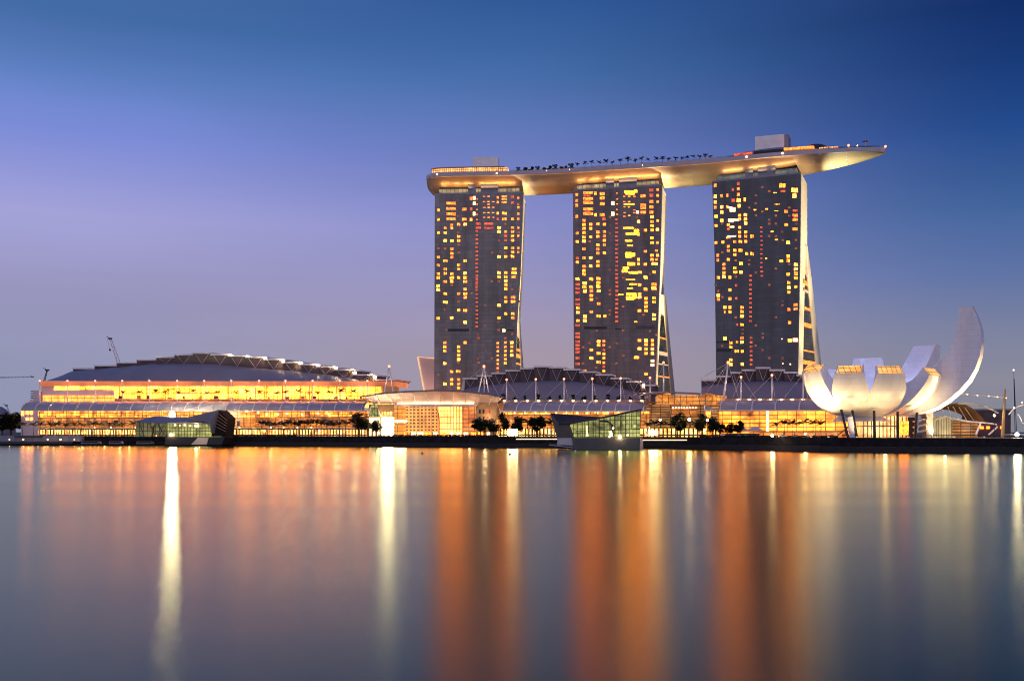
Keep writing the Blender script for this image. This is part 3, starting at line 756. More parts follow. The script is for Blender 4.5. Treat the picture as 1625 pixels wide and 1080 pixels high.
par.build('deck_rim', M['rim'], sky_thing)
# underside seams: thin collars where hull sections meet
for s in (TOT * .245, TOT * .47, TOT * .605):
    cm = MB(); p, n, t = cl_at(s); w_ = half_w(s); zk = keel(s); ra = []
    for j in range(25):
        o = -1 + 2 * j / 24
        z = zk + (197.2 - zk) * abs(o) ** 2.6 - .12
        ra.append([p + n * (o * w_) + t * -.35 + Vector((0, 0, z)), p + n * (o * w_) + t * .35 + Vector((0, 0, z))])
    cm.grid(ra); cm.build('hull_seam', M['rim'], sky_thing)
def on_deck(px, off=0.0):
    """point of the deck's front edge (or off metres behind it) under photo column px"""
    best = None
    for i in range(600):
        s = TOT * i / 599
        p, n, t = cl_at(s); c = p - n * (half_w(s) - off)
        e = abs(c.x / c.y * F + CX - px)
        if best is None or e < best[0]: best = (e, c, n, t)
    return best[1], best[2], best[3]
def deck_prism(px0, px1, off, depth, z0, z1, name, m, taper=0.0, k=8, round_=0):
    mb = MB(); rb = []; rt = []
    rws = []
    for i in range(k + 1):
        f = i / k
        c, n, t = on_deck(px0 + (px1 - px0) * f, off)
        zz = z1 if not round_ else z0 + (z1 - z0) * max(.06, math.sin(math.pi * min(1, max(0, f))) ** .6)
        rws.append([c + Vector((0, 0, z0)), c + n * taper + Vector((0, 0, zz)), c + n * (depth - taper) + Vector((0, 0, zz)), c + n * depth + Vector((0, 0, z0))])
    mb.grid(rws); mb.face(*rws[0]); mb.face(*rws[-1])
    return mb.build(name, m, sky_thing)
deck_prism(686, 806, 2.5, 14, 200.2, 204.3, 'terrace_pavilion', E['terrace'], 1.0)
deck_prism(684, 800, 1.6, 17, 204.3, 204.8, 'pavilion_roof', M['rim'], 0)
deck_prism(750, 790.5, 8, 12, 200.2, 213.4, 'lift_core', M['white'], 0, 3)
deck_prism(1143, 1312, 2.6, 20, 200.2, 205.2, 'domed_pavilion', M['grey_metal'], 2.6, 16, 1)
deck_prism(1165, 1194, 2.0, 2.0, 201.2, 203.0, 'red_window_band', E['win_red'], .2)
deck_prism(1244, 1292, 2.0, 2.0, 201.8, 203.6, 'red_window_band', E['win_c'], .2)
deck_prism(1198, 1244, 8, 13, 200.2, 214.8, 'lift_core', M['white'], 0, 3)
deck_prism(1244.2, 1250.5, 8.2, 12, 200.2, 214.4, 'lift_core_annex', M['grey_metal'], 0, 1)
deck_prism(822, 1135, .8, 1.0, 200.2, 201.0, 'planter_edge', emat('planter_glow', (.75, .26, .10), .55, .6, .15), 0, 30)  # the edge's orange lamplight put in as its own glow
deck_prism(1310, 1385, 3, 6, 200.2, 201.6, 'observation_rail', M['steel_dark'], .2, 10)
for px, zz, r, mk in ((693, 199.2, .6, 'small'), (788, 198.7, .6, 'small'), (1185, 199.0, .65, 'small'), (1242, 199.2, .65, 'small'), (904, 199.5, .4, 'bulb'), (868, 199.6, .35, 'bulb'), (1020, 199.2, .35, 'bulb'), (1346, 201.6, .8, 'bulb_red'), (1360, 201.2, .4, 'bulb'), (1409, 200.8, .8, 'bulb_red')):
    c, n, t = on_deck(px, -.9)
    b = MB(); b.ball(c + Vector((0, 0, zz)), r, 8, 6)
    b.build('rim_lamp', E[mk], sky_thing)
um = MB(); c, n, t = on_deck(1373, 4); c = c + Vector((0, 0, 200))
um.tube([c, c + Vector((0, 0, 5.6))], .15)
for k in range(8):
    a0, a1 = k * math.pi / 4, (k + 1) * math.pi / 4
    um.face(c + Vector((0, 0, 6.2)), c + Vector((2.2 * math.cos(a0), 2.2 * math.sin(a0), 5.2)), c + Vector((2.2 * math.cos(a1), 2.2 * math.sin(a1), 5.2)))
um.build('deck_parasol', M['pink'], sky_thing)
# glowing strip painting the lit hull edge under the rim, hull cladding joints and the guard rail along the deck's edge
rl = MB(); ra = []
for i in range(60):
    c, n, t = on_deck(684 + (1236 - 684) * i / 59, -.32)
    ra.append([c + Vector((0, 0, 196.9)), c - n * .25 + Vector((0, 0, 197.3))])
rl.grid(ra); rl.build('rim_edge_glow', emat('rim_glow', (1.0, .30, .08), .8, .5, .08), sky_thing)
for i in range(30):
    s = 6 + (TOT - 30) * i / 29; p, n, t = cl_at(s); w_ = half_w(s); zk = keel(s); cm = MB(); ra = []
    for j in range(19):
        o = -1 + 2 * j / 18; z = zk + (197.2 - zk) * abs(o) ** 2.6 - .06
        ra.append([p + n * (o * w_) - t * .12 + Vector((0, 0, z)), p + n * (o * w_) + t * .12 + Vector((0, 0, z))])
    cm.grid(ra); cm.build('cladding_joint', M['rim'], sky_thing)
gr_ = MB()
for h in (.5, 1.05):
    gr_.tube([on_deck(808 + (1396 - 808) * i / 40, .25)[0] + Vector((0, 0, 200.2 + h)) for i in range(41)], .07, 4)
for i in range(90):
    c = on_deck(808 + (1396 - 808) * i / 89, .25)[0] + Vector((0, 0, 200.2)); gr_.tube([c, c + Vector((0, 0, 1.05))], .06, 4)
gr_.build('guard_rail', M['steel_dark'], sky_thing)
deck_prism(1196, 1243, 1.6, 5, 200.2, 203.2, 'dark_louvre_block', M['steel_dark'], .4, 4)
deck_prism(1300, 1330, 3, 5, 200.2, 202.6, 'bar_pavilion', E['terrace'], .6, 4)
deck_prism(1270, 1318, 5, 10, 201, 206.4, 'dark_dome', M['steel_dark'], 3, 12, 1)
# light on the cantilevered bow from the end of the right tower
pR = T3[3][-1]; uR = T3[5]; nR = T3[4]
for k, pw in ((0, 140000), (1, 140000), (2, 110000)):
    src = pR + uR * 3 + nR * (4 + 9 * k) + Vector((0, 0, -13))
    light('SPOT', src, pw, (.90, 1.0, .62), sky_thing, pR + uR * 46 + nR * (8 + 5 * k) + Vector((0, 0, 12)), .6, 75, 1.0)
for tw, pw, cc_ in ((T1, 20000, (1.0, .42, .10)), (T2, 42000, (.94, .90, .50))):                # paler washes on the belly between towers
    p = tw[3][-1] + tw[5] * 3 + tw[4] * 10 + Vector((0, 0, -14))
    light('SPOT', p, pw, cc_, sky_thing, p + tw[5] * 28 + Vector((0, 0, 19)), .6, 90, 1.0)

# ------------------------------------------------------------------ trees
def leaf_crown(rx, ry, rz, n, size, seed, clumps=9):
    rnd = random.Random(seed); mb = MB()
    cs = []
    for k in range(clumps):
        a = rnd.uniform(0, 2 * math.pi); h = rnd.uniform(-.75, .85); rr = math.sqrt(1 - min(.95, abs(h)) ** 2) * rnd.uniform(.3, .75)
        cs.append((Vector((rx * rr * math.cos(a), ry * rr * math.sin(a), rz * h)), rnd.uniform(.32, .52)))
    for i in range(n):
        c, cr_ = rnd.choice(cs)
        dvec = Vector((rnd.gauss(0, 1), rnd.gauss(0, 1), rnd.gauss(0, 1))).normalized() * (rnd.random() ** .45) * cr_
        p = c + Vector((dvec.x * rx, dvec.y * ry, dvec.z * rz))
        a = Vector((rnd.gauss(0, 1), rnd.gauss(0, 1), rnd.gauss(0, .6))).normalized(); b = a.orthogonal().normalized()
        s_ = size * rnd.uniform(.6, 1.3)
        mb.face(p - a * s_, p + b * s_ * .6, p + a * s_, p - b * s_ * .6)
    return mb
def palm_crown(seed, nf=13, L=4.3, wdt=.55):
    rnd = random.Random(seed); mb = MB()
    for k in range(nf):
        a = 2 * math.pi * k / nf + rnd.uniform(-.25, .25); up = rnd.uniform(.25, 1.4); ln = L * rnd.uniform(.8, 1.15)
        dr = Vector((math.cos(a), math.sin(a), 0)); side = Vector((-dr.y, dr.x, 0))
        p = Vector((0, 0, 0)); ang = up; pts = [p]
        for q_ in range(7):
            p = p + (dr * math.cos(ang) + Vector((0, 0, 1)) * math.sin(ang)) * (ln / 7)
            ang -= .13 + .04 * q_
            pts.append(p)
        for q_ in range(7):
            w0 = wdt * math.sin(math.pi * (q_ + .6) / 8.2) ; m_ = pts[q_].lerp(pts[q_ + 1], .8)
            mb.face(pts[q_], m_, m_ + side * w0 * 1.6 - Vector((0, 0, w0 * 1.0)) + dr * .15, pts[q_] + side * w0 - Vector((0, 0, w0 * .6)))
            mb.face(pts[q_], m_, m_ - side * w0 * 1.6 - Vector((0, 0, w0 * 1.0)) + dr * .15, pts[q_] - side * w0 - Vector((0, 0, w0 * .6)))
    return mb
PROTO = {}
def proto(kind, var):
    if (kind, var) in PROTO: return PROTO[(kind, var)]
    if kind == 'round':
        trunk = MB(); trunk.tube([(0, 0, -.3), (.1, 0, 2.2), (.15, .1, 4.4)], [.34, .26, .18], 7)
        for k in range(5):
            a = 2 * math.pi * k / 5 + var
            trunk.tube([(.12, .05, 3.2), (1.3 * math.cos(a), 1.3 * math.sin(a), 5.2), (2.2 * math.cos(a), 2.2 * math.sin(a), 6.8)], [.15, .1, .05], 5)
        crown = leaf_crown(4.2, 4.2, 4.4, 1700, .50, 100 + var, 14)
        for i, v in enumerate(crown.v): crown.v[i] = v + Vector((0, 0, 7.6))
        tm, cm = trunk, crown
    else:
        bend = (.5, -.4, .15, -.2)[var % 4]
        tm = MB(); tm.tube([(0, 0, -.2), (bend * .3, 0, 2.6), (bend * .8, .1, 5.2), (bend, .1, 7.4)], [.24, .17, .14, .12], 6)
        cm = palm_crown(200 + var)
        for i, v in enumerate(cm.v): cm.v[i] = v + Vector((bend, .1, 7.4))
    a = tm.build('trunk', M['bark']); b = cm.build('crown', M['leaf'] if kind == 'round' else M['palmdark'])
    m1_, m2_ = a.data, b.data
    bpy.data.objects.remove(a); bpy.data.objects.remove(b)
    PROTO[(kind, var)] = (m1_, m2_)
    return PROTO[(kind, var)]
GOLD = {}
def tree(kind, name, loc, size, label, cat, group, var, gold=False, rz=None):
    t = thing(name, loc, label, cat, group)
    t.scale = (size,) * 3 if not hasattr(size, '__len__') else size
    t.rotation_euler = (0, 0, random.uniform(0, 6.28) if rz is None else rz)
    ms = proto(kind, var)
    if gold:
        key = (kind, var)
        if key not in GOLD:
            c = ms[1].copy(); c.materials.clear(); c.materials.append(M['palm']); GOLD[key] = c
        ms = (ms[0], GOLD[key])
    for nm, me in zip(('trunk', 'crown'), ms):
        o = bpy.data.objects.new(nm, me); COL.objects.link(o); o.parent = t
    return t

# small palms and shrubs standing on the deck
mini = []
for v in range(3):
    mb = palm_crown(300 + v, 10, 2.6, .42)
    for i, q_ in enumerate(mb.v): mb.v[i] = q_ + Vector((.2, 0, 4.4))
    mb.tube([(0, 0, 0), (.1, 0, 2.4), (.2, 0, 4.4)], [.18, .13, .1], 5)
    o = mb.build('palm_tree', M['palmdark']); mini.append(o.data); bpy.data.objects.remove(o)
bush = []
for v in range(3):
    mb = leaf_crown(2.0, 1.6, 1.5, 260, .38, 400 + v, 6)
    for i, q_ in enumerate(mb.v): mb.v[i] = q_ + Vector((0, 0, 1.4))
    mb.tube([(0, 0, 0), (0, 0, 1.2)], .15, 5)
    o = mb.build('shrub', M['leaf']); bush.append(o.data); bpy.data.objects.remove(o)
dp = [915, 928, 939, 950, 961, 973, 985, 996, 1008, 1019, 1029, 1041, 1052, 1062, 1072, 1082, 1091, 1100, 1110, 1119, 1128]
for i, px in enumerate(dp):
    c, n, t = on_deck(px, 3.0 + (i % 3))
    o = bpy.data.objects.new('palm_tree', mini[i % 3]); COL.objects.link(o)
    o.location = c + Vector((0, 0, 200.2)); o.rotation_euler = (0, 0, i * 1.7); k = .85 + .35 * ((i * 7) % 5) / 5; o.scale = (k, k, k * (.8 if px > 1050 else 1))
    tag(o, f'{ordinal(i)} small dark palm from the left in the row on the roof deck', 'palm tree', 'small palms on the roof deck')
for i, px in enumerate((822, 832, 843, 852, 862, 871, 880, 889, 897, 905)):
    c, n, t = on_deck(px, 2.6 + (i % 2))
    o = bpy.data.objects.new('shrub', bush[i % 3]); COL.objects.link(o)
    o.location = c + Vector((0, 0, 200.2)); o.rotation_euler = (0, 0, i * 2.1); k = 1.2 + .5 * ((i * 3) % 4) / 4; o.scale = (k,) * 3
    tag(o, f'{ordinal(i)} dark shrub from the left on the roof deck right of the glowing pavilion', 'shrub', 'shrubs on the roof deck')

# ------------------------------------------------------------------ halls with stepped roofs, arcades with vaulted glass roofs
def frontY(tab):
    return lambda px: interp(tab, px)
def facade_strip(mb, yf, px0, px1, py0, py1, off, k=8, lift=0):
    rows = [[], []]
    for i in range(k + 1):
        px = px0 + (px1 - px0) * i / k
        rows[0].append(W(px, py1, yf(px) + off)); rows[1].append(W(px, py0, yf(px) + off))
    mb.grid(rows)
def fbox(yf, px0, px1, py0, py1, off, depth, name, m, parent, toground=False, k=1):
    """a block whose front face fills the photo rectangle, depth metres deep"""
    mb = MB()
    for i in range(k):
        a, b = px0 + (px1 - px0) * i / k, px0 + (px1 - px0) * (i + 1) / k
        A0, B0 = W(a, py1, yf(a) + off), W(b, py1, yf(b) + off); A1, B1 = W(a, py0, yf(a) + off), W(b, py0, yf(b) + off)
        if toground: A0.z = B0.z = GZ - .1
        u = (B0 - A0); u.z = 0; u.normalize(); n = Vector((-u.y, u.x, 0))
        mb.prism([A0, B0, B1, A1], n * depth)
    return mb.build(name, m, parent)
def bar(yf, p, q, off0, off1, r0, r1=None, n=6):
    mb = MB(); mb.tube([W(p[0], p[1], yf(p[0]) + off0), W(q[0], q[1], yf(q[0]) + off1)], [r0, r1 or r0], n)
    return mb
def hall(root, yf, eave, ridge, steps_, shell_off, depth, white_from, lampsteps, left_close):
    o0, o1 = shell_off
    pa, pb = eave[0][0], eave[-1][0]
    k = 60; mb = MB(); rows = []
    for j in range(9):
        t = j / 8; r = []
        for i in range(k + 1):
            px = pa + (pb - pa) * i / k
            lo, hi = interp(eave, px), interp(ridge, px)
            e = math.sin(t * math.pi / 2) ** .9
            r.append(W(px, lo + (hi - lo) * e, yf(px) + o0 + (o1 - o0) * t))
        rows.append(r)
    mb.grid(rows); mb.build('roof_shell', M['shell'], root, True)
    ed = MB(); ed.tube([v for v in rows[0]], .35, 5); ed.build('eave_beam', M['white'], root)
    # stepped roof blades, each with its fascia and a V-truss beneath
    for (x0, x1, top) in steps_:
        f = MB(); Y0 = yf((x0 + x1) / 2) + o1 - .6
        l, r_ = x0, x1
        bl, br_ = interp(ridge, l), interp(ridge, r_)
        if max(bl, br_) - top > 1.0:
            pts = [W(l, max(bl, top + .8), Y0), W((l + r_) / 2, max(interp(ridge, (l + r_) / 2), top + .8), Y0), W(r_, max(br_, top + .8), Y0), W(r_, top, Y0), W(l, top, Y0)]
            f.prism(pts, Vector((.28, .96, 0)) * depth)
            f.build('roof_step', M['fascia'], root)
        slab = MB(); a = W(l - 1.2, top, Y0 - 1.2); b = W(r_ + .6, top, Y0 - 1.2); h = Vector((0, 0, .55))
        slab.prism([a - h, b - h, b + h, a + h], Vector((.28, .96, 0)) * (depth + 3))
        slab.build('roof_blade', M['white'], root)
        mid = (l + r_) / 2; bm = interp(ridge, mid)
        if bm - top > 7:
            tr = MB(); yt = Y0 - .5
            tr.tube([W(l + 4, top + 1.2, yt), W(mid, bm, yt)], .16, 4); tr.tube([W(r_ - 4, top + 1.2, yt), W(mid, bm, yt)], .16, 4)
            tr.build('truss', M['cable'], root)
    for (x, y) in lampsteps:
        b = MB(); Y0 = yf(x) + o1 - 2.5
        b.ball(W(x, y, Y0), .85, 8, 6, (1.6, 1, .9)); b.build('roof_lamp', E['lamp'], root)
def mast(root, yf, px, ytop, ybot, off, cables=(), r=.42, lamp='bulb_red'):
    mb = bar(yf, (px, ybot), (px, ytop), off, off, r, r * .75)
    m_ = mb.build('mast', M['white'], root)
    light('POINT', W(px + 2, ybot - (ybot - ytop) * .45, yf(px) + off - 2.6), 150, (1, .72, .55), root, size=.3)
    b = MB(); b.ball(W(px, ytop, yf(px) + off), .75, 8, 6); b.build('beacon', E[lamp], m_)
    for (cx_, cy_) in cables:
        bar(yf, (px, ytop + 1), (cx_, cy_), off, off + (2 if cy_ > ytop else 0), .13, .13, 4).build('cable', M['cable'], m_)
def aframe(root, yf, apex, feet, off, cables=(), r=.55):
    mb = MB(); a = W(apex[0], apex[1], yf(apex[0]) + off)
    for f_ in feet:
        mb.tube([W(f_[0], f_[1], yf(f_[0]) + off), a], [r, r * .7], 6)
    m_ = mb.build('mast', M['white'], root)
    light('POINT', a.lerp(W(feet[0][0] + 3, feet[0][1], yf(feet[0][0]) + off), .6) + Vector((1, -3.5, 0)), 420, (1, .75, .55), root, size=.3)
    b = MB(); b.ball(a, .9, 8, 6); b.build('beacon', E['bulb_red'], m_)
    for (cx_, cy_) in cables:
        bar(yf, (apex[0], apex[1] + 1), (cx_, cy_), off, off, .15, .15, 4).build('cable', M['cable'], m_)
def arcade(root, yf, px0, px1, ytop, ybot, rise_px, ribs, depth):
    """quarter-barrel glass roof: eave at ybot on the facade, crown at ytop, depth metres behind"""
    k = 40; rows = []
    A = W(px0, ybot, yf(px0)); B = W(px1, ybot, yf(px1)); u = (B - A); u.z = 0; u.normalize(); n = Vector((-u.y, u.x, 0))
    def pt(px, t):
        e = W(px, ybot, yf(px)); Yt = yf(px) + depth
        zt = CH + (H0 - ytop) / F * Yt
        return e + n * (depth * (1 - math.cos(t * math.pi / 2))) + Vector((0, 0, (zt - e.z) * math.sin(t * math.pi / 2)))
    for j in range(10):
        rows.append([pt(px0 + (px1 - px0) * i / k, j / 9) for i in range(k + 1)])
    mb = MB(); mb.grid(rows); mb.build('vault_roof', M['vault'], root, True)
    bt = MB(); bt.tube(rows[0], .38, 5); bt.build('eave_beam', M['white'], root)
    bk = MB(); bk.prism([rows[-1][0], rows[-1][-1], rows[-1][-1] + n * 16, rows[-1][0] + n * 16], (0, 0, -.8)); bk.build('terrace_floor', M['concrete'], root)
    for px in ribs:
        rb = MB(); rb.tube([pt(px, j / 9) + Vector((0, 0, .2)) - n * .15 for j in range(10)], .40, 5); rb.build('rib', M['white'], root)
    return n

# --- left mall
Y1 = frontY([(30, 795), (600, 716)])
a1 = thing('shopping_arcade', W(300, 690, Y1(300)), 'longest vaulted waterfront arcade, in front of the wide convention hall on the left', 'arcade', 'vaulted waterfront arcades')
rb1 = [x for x in range(34, 560, 1) if (x - 34) % 21.6 < 1][:26]
n1 = arcade(a1, Y1, 33, 578, 637, 651.3, 14, [34 + 21.6 * i for i in range(26)], 13)
fbox(Y1, 33, 60, 651.5, 692, .5, 12, 'end_wall', M['pink'], a1, True)
for (x0, y0, y1) in ((33.6, 652, 659), (41, 652, 657), (47.5, 652, 657), (41, 662.5, 666), (47.5, 662.5, 666)):
    fbox(Y1, x0, x0 + 4.2, y0, y1, .2, .4, 'window', E['win_b'], a1)
fbox(Y1, 60, 590, 651.5, 662, .8, 12, 'upper_glazing', E['arcade_hi'], a1, False, 6)
fbox(Y1, 60, 590, 662.3, 679, .8, 12, 'lower_glazing', E['arcade_lo'], a1, False, 6)  # also covers lamplit ochre wall bands, their light put in as glow
fbox(Y1, 33, 590, 679.3, 690.5, 1.6, 10, 'shopfront', E['shop'], a1, True, 6)
fbox(Y1, 60, 590, 678.2, 679.6, -1.5, 3, 'shop_canopy', M['cream'], a1, False, 6)
fbox(Y1, 60, 590, 661.6, 662.5, -.1, 1.2, 'floor_band', M['ochre'], a1, False, 6)
for i in range(25):
    x = 62 + i * 21.6
    bar(Y1, (x, 679), (x, 651.5), .2, .2, .3).build('facade_post', M['ochre'], a1)
rnd_ = random.Random(9)
for i in range(22):
    x = 64 + i * 24 + rnd_.uniform(-5, 5); fbox(Y1, x, x + rnd_.uniform(4, 13), 668 + rnd_.uniform(-2, 2), 675, .3, .5, 'facade_panel', (M['ochre'], M['steel_dark'], E['gold'], M['fascia'])[i % 4], a1)
for i in range(44):
    x = 62 + i * 12.1
    bar(Y1, (x, 691.5), (x, 679.5), -1.0, -1.0, .36).build('pillar', M['cream'], a1)
for i in range(9):
    x = 70 + i * 60
    light('POINT', W(x, 667, Y1(x) - 7), 1300, WARM, a1, size=.6)
for x, y in ((392, 652.5), (423, 657), (441, 657), (479, 657), (521, 656.5), (362, 655), (410, 654), (455, 656), (505, 656)):
    b = MB(); b.ball(W(x, y, Y1(x) - .6), .55, 8, 6); b.build('wall_lamp', E['small'], a1)

h1 = thing('convention_hall', W(320, 660, Y1(320) + 30), 'wide convention hall with stepped roof and bright yellow glass wall behind the left arcade', 'hall', 'halls with stepped roofs')
hall(h1, Y1, [(74, 604.5), (320, 606.5), (592, 612)],
     [(74, 603.5), (95, 597), (115, 588), (180, 583), (240, 577), (300, 576.5), (340, 577.5), (400, 583), (460, 588), (520, 594), (592, 605)],
     [(116, 150, 584.5), (150, 185, 580), (185, 217, 575.5), (217, 248, 571), (248, 277, 566.5), (277, 306, 562.5), (306, 335, 560), (335, 363, 562.5), (363, 390, 564.5), (390, 420, 566.5), (420, 449, 570), (449, 477, 574.5), (477, 503, 578), (503, 530, 582), (530, 560, 586.5), (560, 592, 594.5), (592, 626, 602.5)],
     (26, 52), 30, None,
     [(365, 563.5), (393, 565.5), (421, 569), (449, 573), (477, 576.5), (505, 580), (533, 583.5), (563, 591), (595, 598)], None)
fbox(Y1, 64, 628, 604.5, 612.5, 25, 30, 'eave_band', E['beam'], h1, False, 6)
fbox(Y1, 182, 606, 612.8, 645, 27, 26, 'glass_wall', E['hall_glass'], h1, False, 5)
fbox(Y1, 66, 181.6, 612.8, 645, 27, 26, 'side_wall', M['pink'], h1, False, 2)
fbox(Y1, 86, 180, 612.5, 618.5, 26.5, .6, 'window_band', E['hall_glass'], h1, False, 2)
fbox(Y1, 68, 180, 627, 637.5, 26.5, .6, 'window_band', E['hall_orange'], h1, False, 2)
fbox(Y1, 182, 606, 632.5, 637.5, 24, 1.2, 'terrace_rail', M['ochre'], h1, False, 5)
fbox(Y1, 182, 606, 622.6, 623.3, 26.4, .5, 'floor_slab', M['ochre'], h1, False, 5)
for i in range(29):
    bar(Y1, (190 + i * 14.35, 637), (190 + i * 14.35, 612.8), 26.2, 26.2, .22 if i % 3 else .45).build('mullion', M['ochre'], h1)
rnd_ = random.Random(5)
for i in range(16):                                      # furniture, screens and banners standing behind the glass line
    x = 186 + i * 26 + rnd_.uniform(-6, 6); w_ = rnd_.uniform(2, 7); h_ = rnd_.uniform(2, 5)
    fbox(Y1, x, x + w_, 632 - h_, 632.4, 25.6, .6, 'interior_partition', M['ochre'] if i % 2 else M['fascia'], h1)
fbox(Y1, 606.3, 628, 612.8, 626, 26, 20, 'end_block', M['ochre'], h1)
for x in (107, 151, 194, 237, 281, 324, 367, 411, 453, 496, 539, 583):
    mast(h1, Y1, x, 604, 637, 19, (), .42)
mast(h1, Y1, 63, 604, 637, 19, (), .6)
aframe(h1, Y1, (617.5, 581), [(610, 622), (624, 622)], 14)
for i in range(10):
    x = 90 + i * 57
    light('POINT', W(x, 633, Y1(x) + 18), 650, (1, .5, .2), h1, size=.5)
# terrace palms in front of the glass wall
for i in range(18):
    x = 200 + i * 21.5 + random.uniform(-5, 5)
    p = W(x, 637, Y1(x) + 16)
    tree('palm', 'palm_tree', p, .78 + .25 * random.random(), f'{ordinal(i)} small palm from the left on the upper terrace before the yellow glass wall', 'palm tree', 'terrace palms', i % 4)
# stacked plant box at the far left
pb = thing('plant_house', W(55, 636, Y1(60) + 24), 'small pale stepped block at the left end of the convention hall terrace', 'building')
fbox(Y1, 53, 62, 619, 645, 24, 12, 'wall', M['pink'], pb)
fbox(Y1, 47, 53, 634, 645, 24, 10, 'annex', M['pink'], pb)
for y in (620, 623.5, 627, 630.5): fbox(Y1, 48.5, 52.8, y, y + 1.4, 25, 5, 'louvre', M['steel_dark'], pb)

# --- centre pavilion with the flaring canopy
YC = frontY([(575, 712), (800, 668)])
cpv = thing('entrance_pavilion', W(690, 690, YC(690)), 'bright entrance pavilion with arched grey canopy and white ribs, left of the first tower foot', 'pavilion')
edge_ = [(574, 629.5), (600, 625.5), (640, 622.2), (690, 620), (740, 622), (775, 626), (800, 631)]
can = MB(); rows = []
for off, dz in ((-11, 0), (-11, .9), (6, 1.6), (26, .6)):
    rows.append([W(574 + 226 * i / 30, interp(edge_, 574 + 226 * i / 30), YC(574 + 226 * i / 30) - 11) + Vector((0, off + 11, dz)) for i in range(31)])
can.grid(rows); can.build('canopy_roof', M['shell'], cpv)
sf = MB(); rows = []
for t in range(5):
    r = []
    for i in range(31):
        px = 574 + 226 * i / 30
        a = W(px, interp(edge_, px) + .4, YC(px) - 10.8); px2 = 592 + 196 * i / 30
        b = W(px2, 640.5, YC(px2) + 1)
        r.append(a.lerp(b, t / 4) + Vector((0, 0, 1.0 * math.sin(math.pi * t / 4))))
    rows.append(r)
sf.grid(rows); sf.build('soffit', M['pink'], cpv, True)
for (x0, x1) in ((594, 603), (612, 624), (631, 640), (652, 661), (673, 680), (697, 700), (719.5, 719), (741, 738), (763, 757), (783, 776)):
    rb = MB(); a = W(x0, interp(edge_, x0) + .5, YC(x0) - 11); b = W(x1, 641, YC(x1) - 1.5)
    m_ = a.lerp(b, .55) + Vector((0, -.5, .9))
    rb.tube([a, m_, b], [.3, .4, .3], 6); rb.build('canopy_rib', M['white'], cpv)
fbox(YC, 630, 750, 638.6, 641, -2.2, 2, 'light_band', E['strip'], cpv, False, 3)
fbox(YC, 655, 705, 633, 638.4, -.5, 4, 'lantern', E['strip'], cpv, False, 2)
fbox(YC, 626, 755.5, 641.3, 644.5, -2, 3, 'fascia', M['cream'], cpv, False, 3)
fbox(YC, 585, 625.8, 640.8, 692, 0, 24, 'left_block', M['ochre'], cpv, True)
fbox(YC, 606, 622, 652, 658, -.4, .6, 'window', E['bright'], cpv)
fbox(YC, 606, 623.5, 662.5, 676.5, -.4, .6, 'window', E['white_win'], cpv)
fbox(YC, 606, 623.5, 678.4, 691, -.4, .6, 'window', E['white_win'], cpv)
fbox(YC, 585.5, 602, 662, 671, -.4, .6, 'window', E['strip'], cpv)
fbox(YC, 586, 589, 680, 691, -.4, .6, 'doorway', E['strip'], cpv); fbox(YC, 592, 595, 680, 691, -.4, .6, 'doorway', E['strip'], cpv); fbox(YC, 598, 602, 680, 691, -.4, .6, 'doorway', E['strip'], cpv)
fbox(YC, 626, 643, 645, 692, .2, 22, 'corner_glazing', E['gold'], cpv, True)
fbox(YC, 627, 643, 666.5, 669.5, -.4, .5, 'light_panel', E['white_win'], cpv)
fbox(YC, 643.2, 696, 645, 692, 1.2, 22, 'grid_glazing', E['grid'], cpv, True)
fbox(YC, 696.2, 733, 645, 692, .4, 22, 'bright_glazing', E['bright'], cpv, True)
fbox(YC, 733.2, 755, 645, 692, 0, 22, 'orange_block', E['orange_wall'], cpv, True)
fbox(YC, 755.2, 788, 640, 692, -.2, 22, 'right_block', M['ochre'], cpv, True)
for (x, y) in ((760, 649.5), (766, 649.5), (771.5, 649.5), (775.5, 649.5), (760, 661), (766, 661), (772, 661)):
    fbox(YC, x, x + 2.6, y, y + 6, -.4, .4, 'window', E['win_red'] if x > 770 else M['steel_dark'], cpv)
cg2 = MB()                                               # curved screen edge beside the bright glazing
cg2.tube([W(697, 690, YC(697) - .4), W(697, 668, YC(697) - .4), W(696, 656, YC(697) - .4), W(692, 647, YC(692) - .4)], .5, 6); cg2.build('screen_edge', M['ochre'], cpv)
for i in range(6): bar(YC, (646 + i * 9.6, 690), (646 + i * 9.6, 645), .4, .4, .22).build('mullion', M['cream'], cpv)
for i in range(12):
    x = 640 + i * 12
    fbox(YC, x + random.uniform(-2, 2), x + random.uniform(4, 8), 685.5, 691, -.6, .4, 'shop_window', E['strip'] if random.random() < .6 else E['win_a'], cpv)
for x, y, p in ((600, 660, 2200), (640, 648, 800), (770, 660, 1800), (745, 678, 900), (660, 637, 330), (690, 636, 330), (720, 637, 330), (620, 636, 280), (750, 637, 280)):
    light('POINT', W(x, y, YC(x) - 6), p, (1, .58, .3), cpv, size=.5)

def arch_end(root, yf, px0, px1, ytop, ybot, off, m_frame, m_glass):
    k = 14; pts = []
    for i in range(k + 1):
        f = i / k; px = px0 + (px1 - px0) * f
        h = (1 - abs(2 * f - 1) ** 2.0)
        pts.append(W(px, ybot + (ytop - ybot) * h, yf(px) + off))
    mb = MB(); mb.tube(pts, .45, 6); mb.build('arch_frame', m_frame, root)
    gl = MB(); low = [W(px0 + (px1 - px0) * i / k, ybot, yf(px0 + (px1 - px0) * i / k) + off + .3) for i in range(k + 1)]
    gl.prism([low[0]] + [p + Vector((0, .3, 0)) for p in pts] + [low[-1]], (0, .3, 0)); gl.build('arch_glazing', m_glass, root)
arch_end(cpv, YC, 584, 604, 640, 660.5, -.8, M['cream'], E['green'])

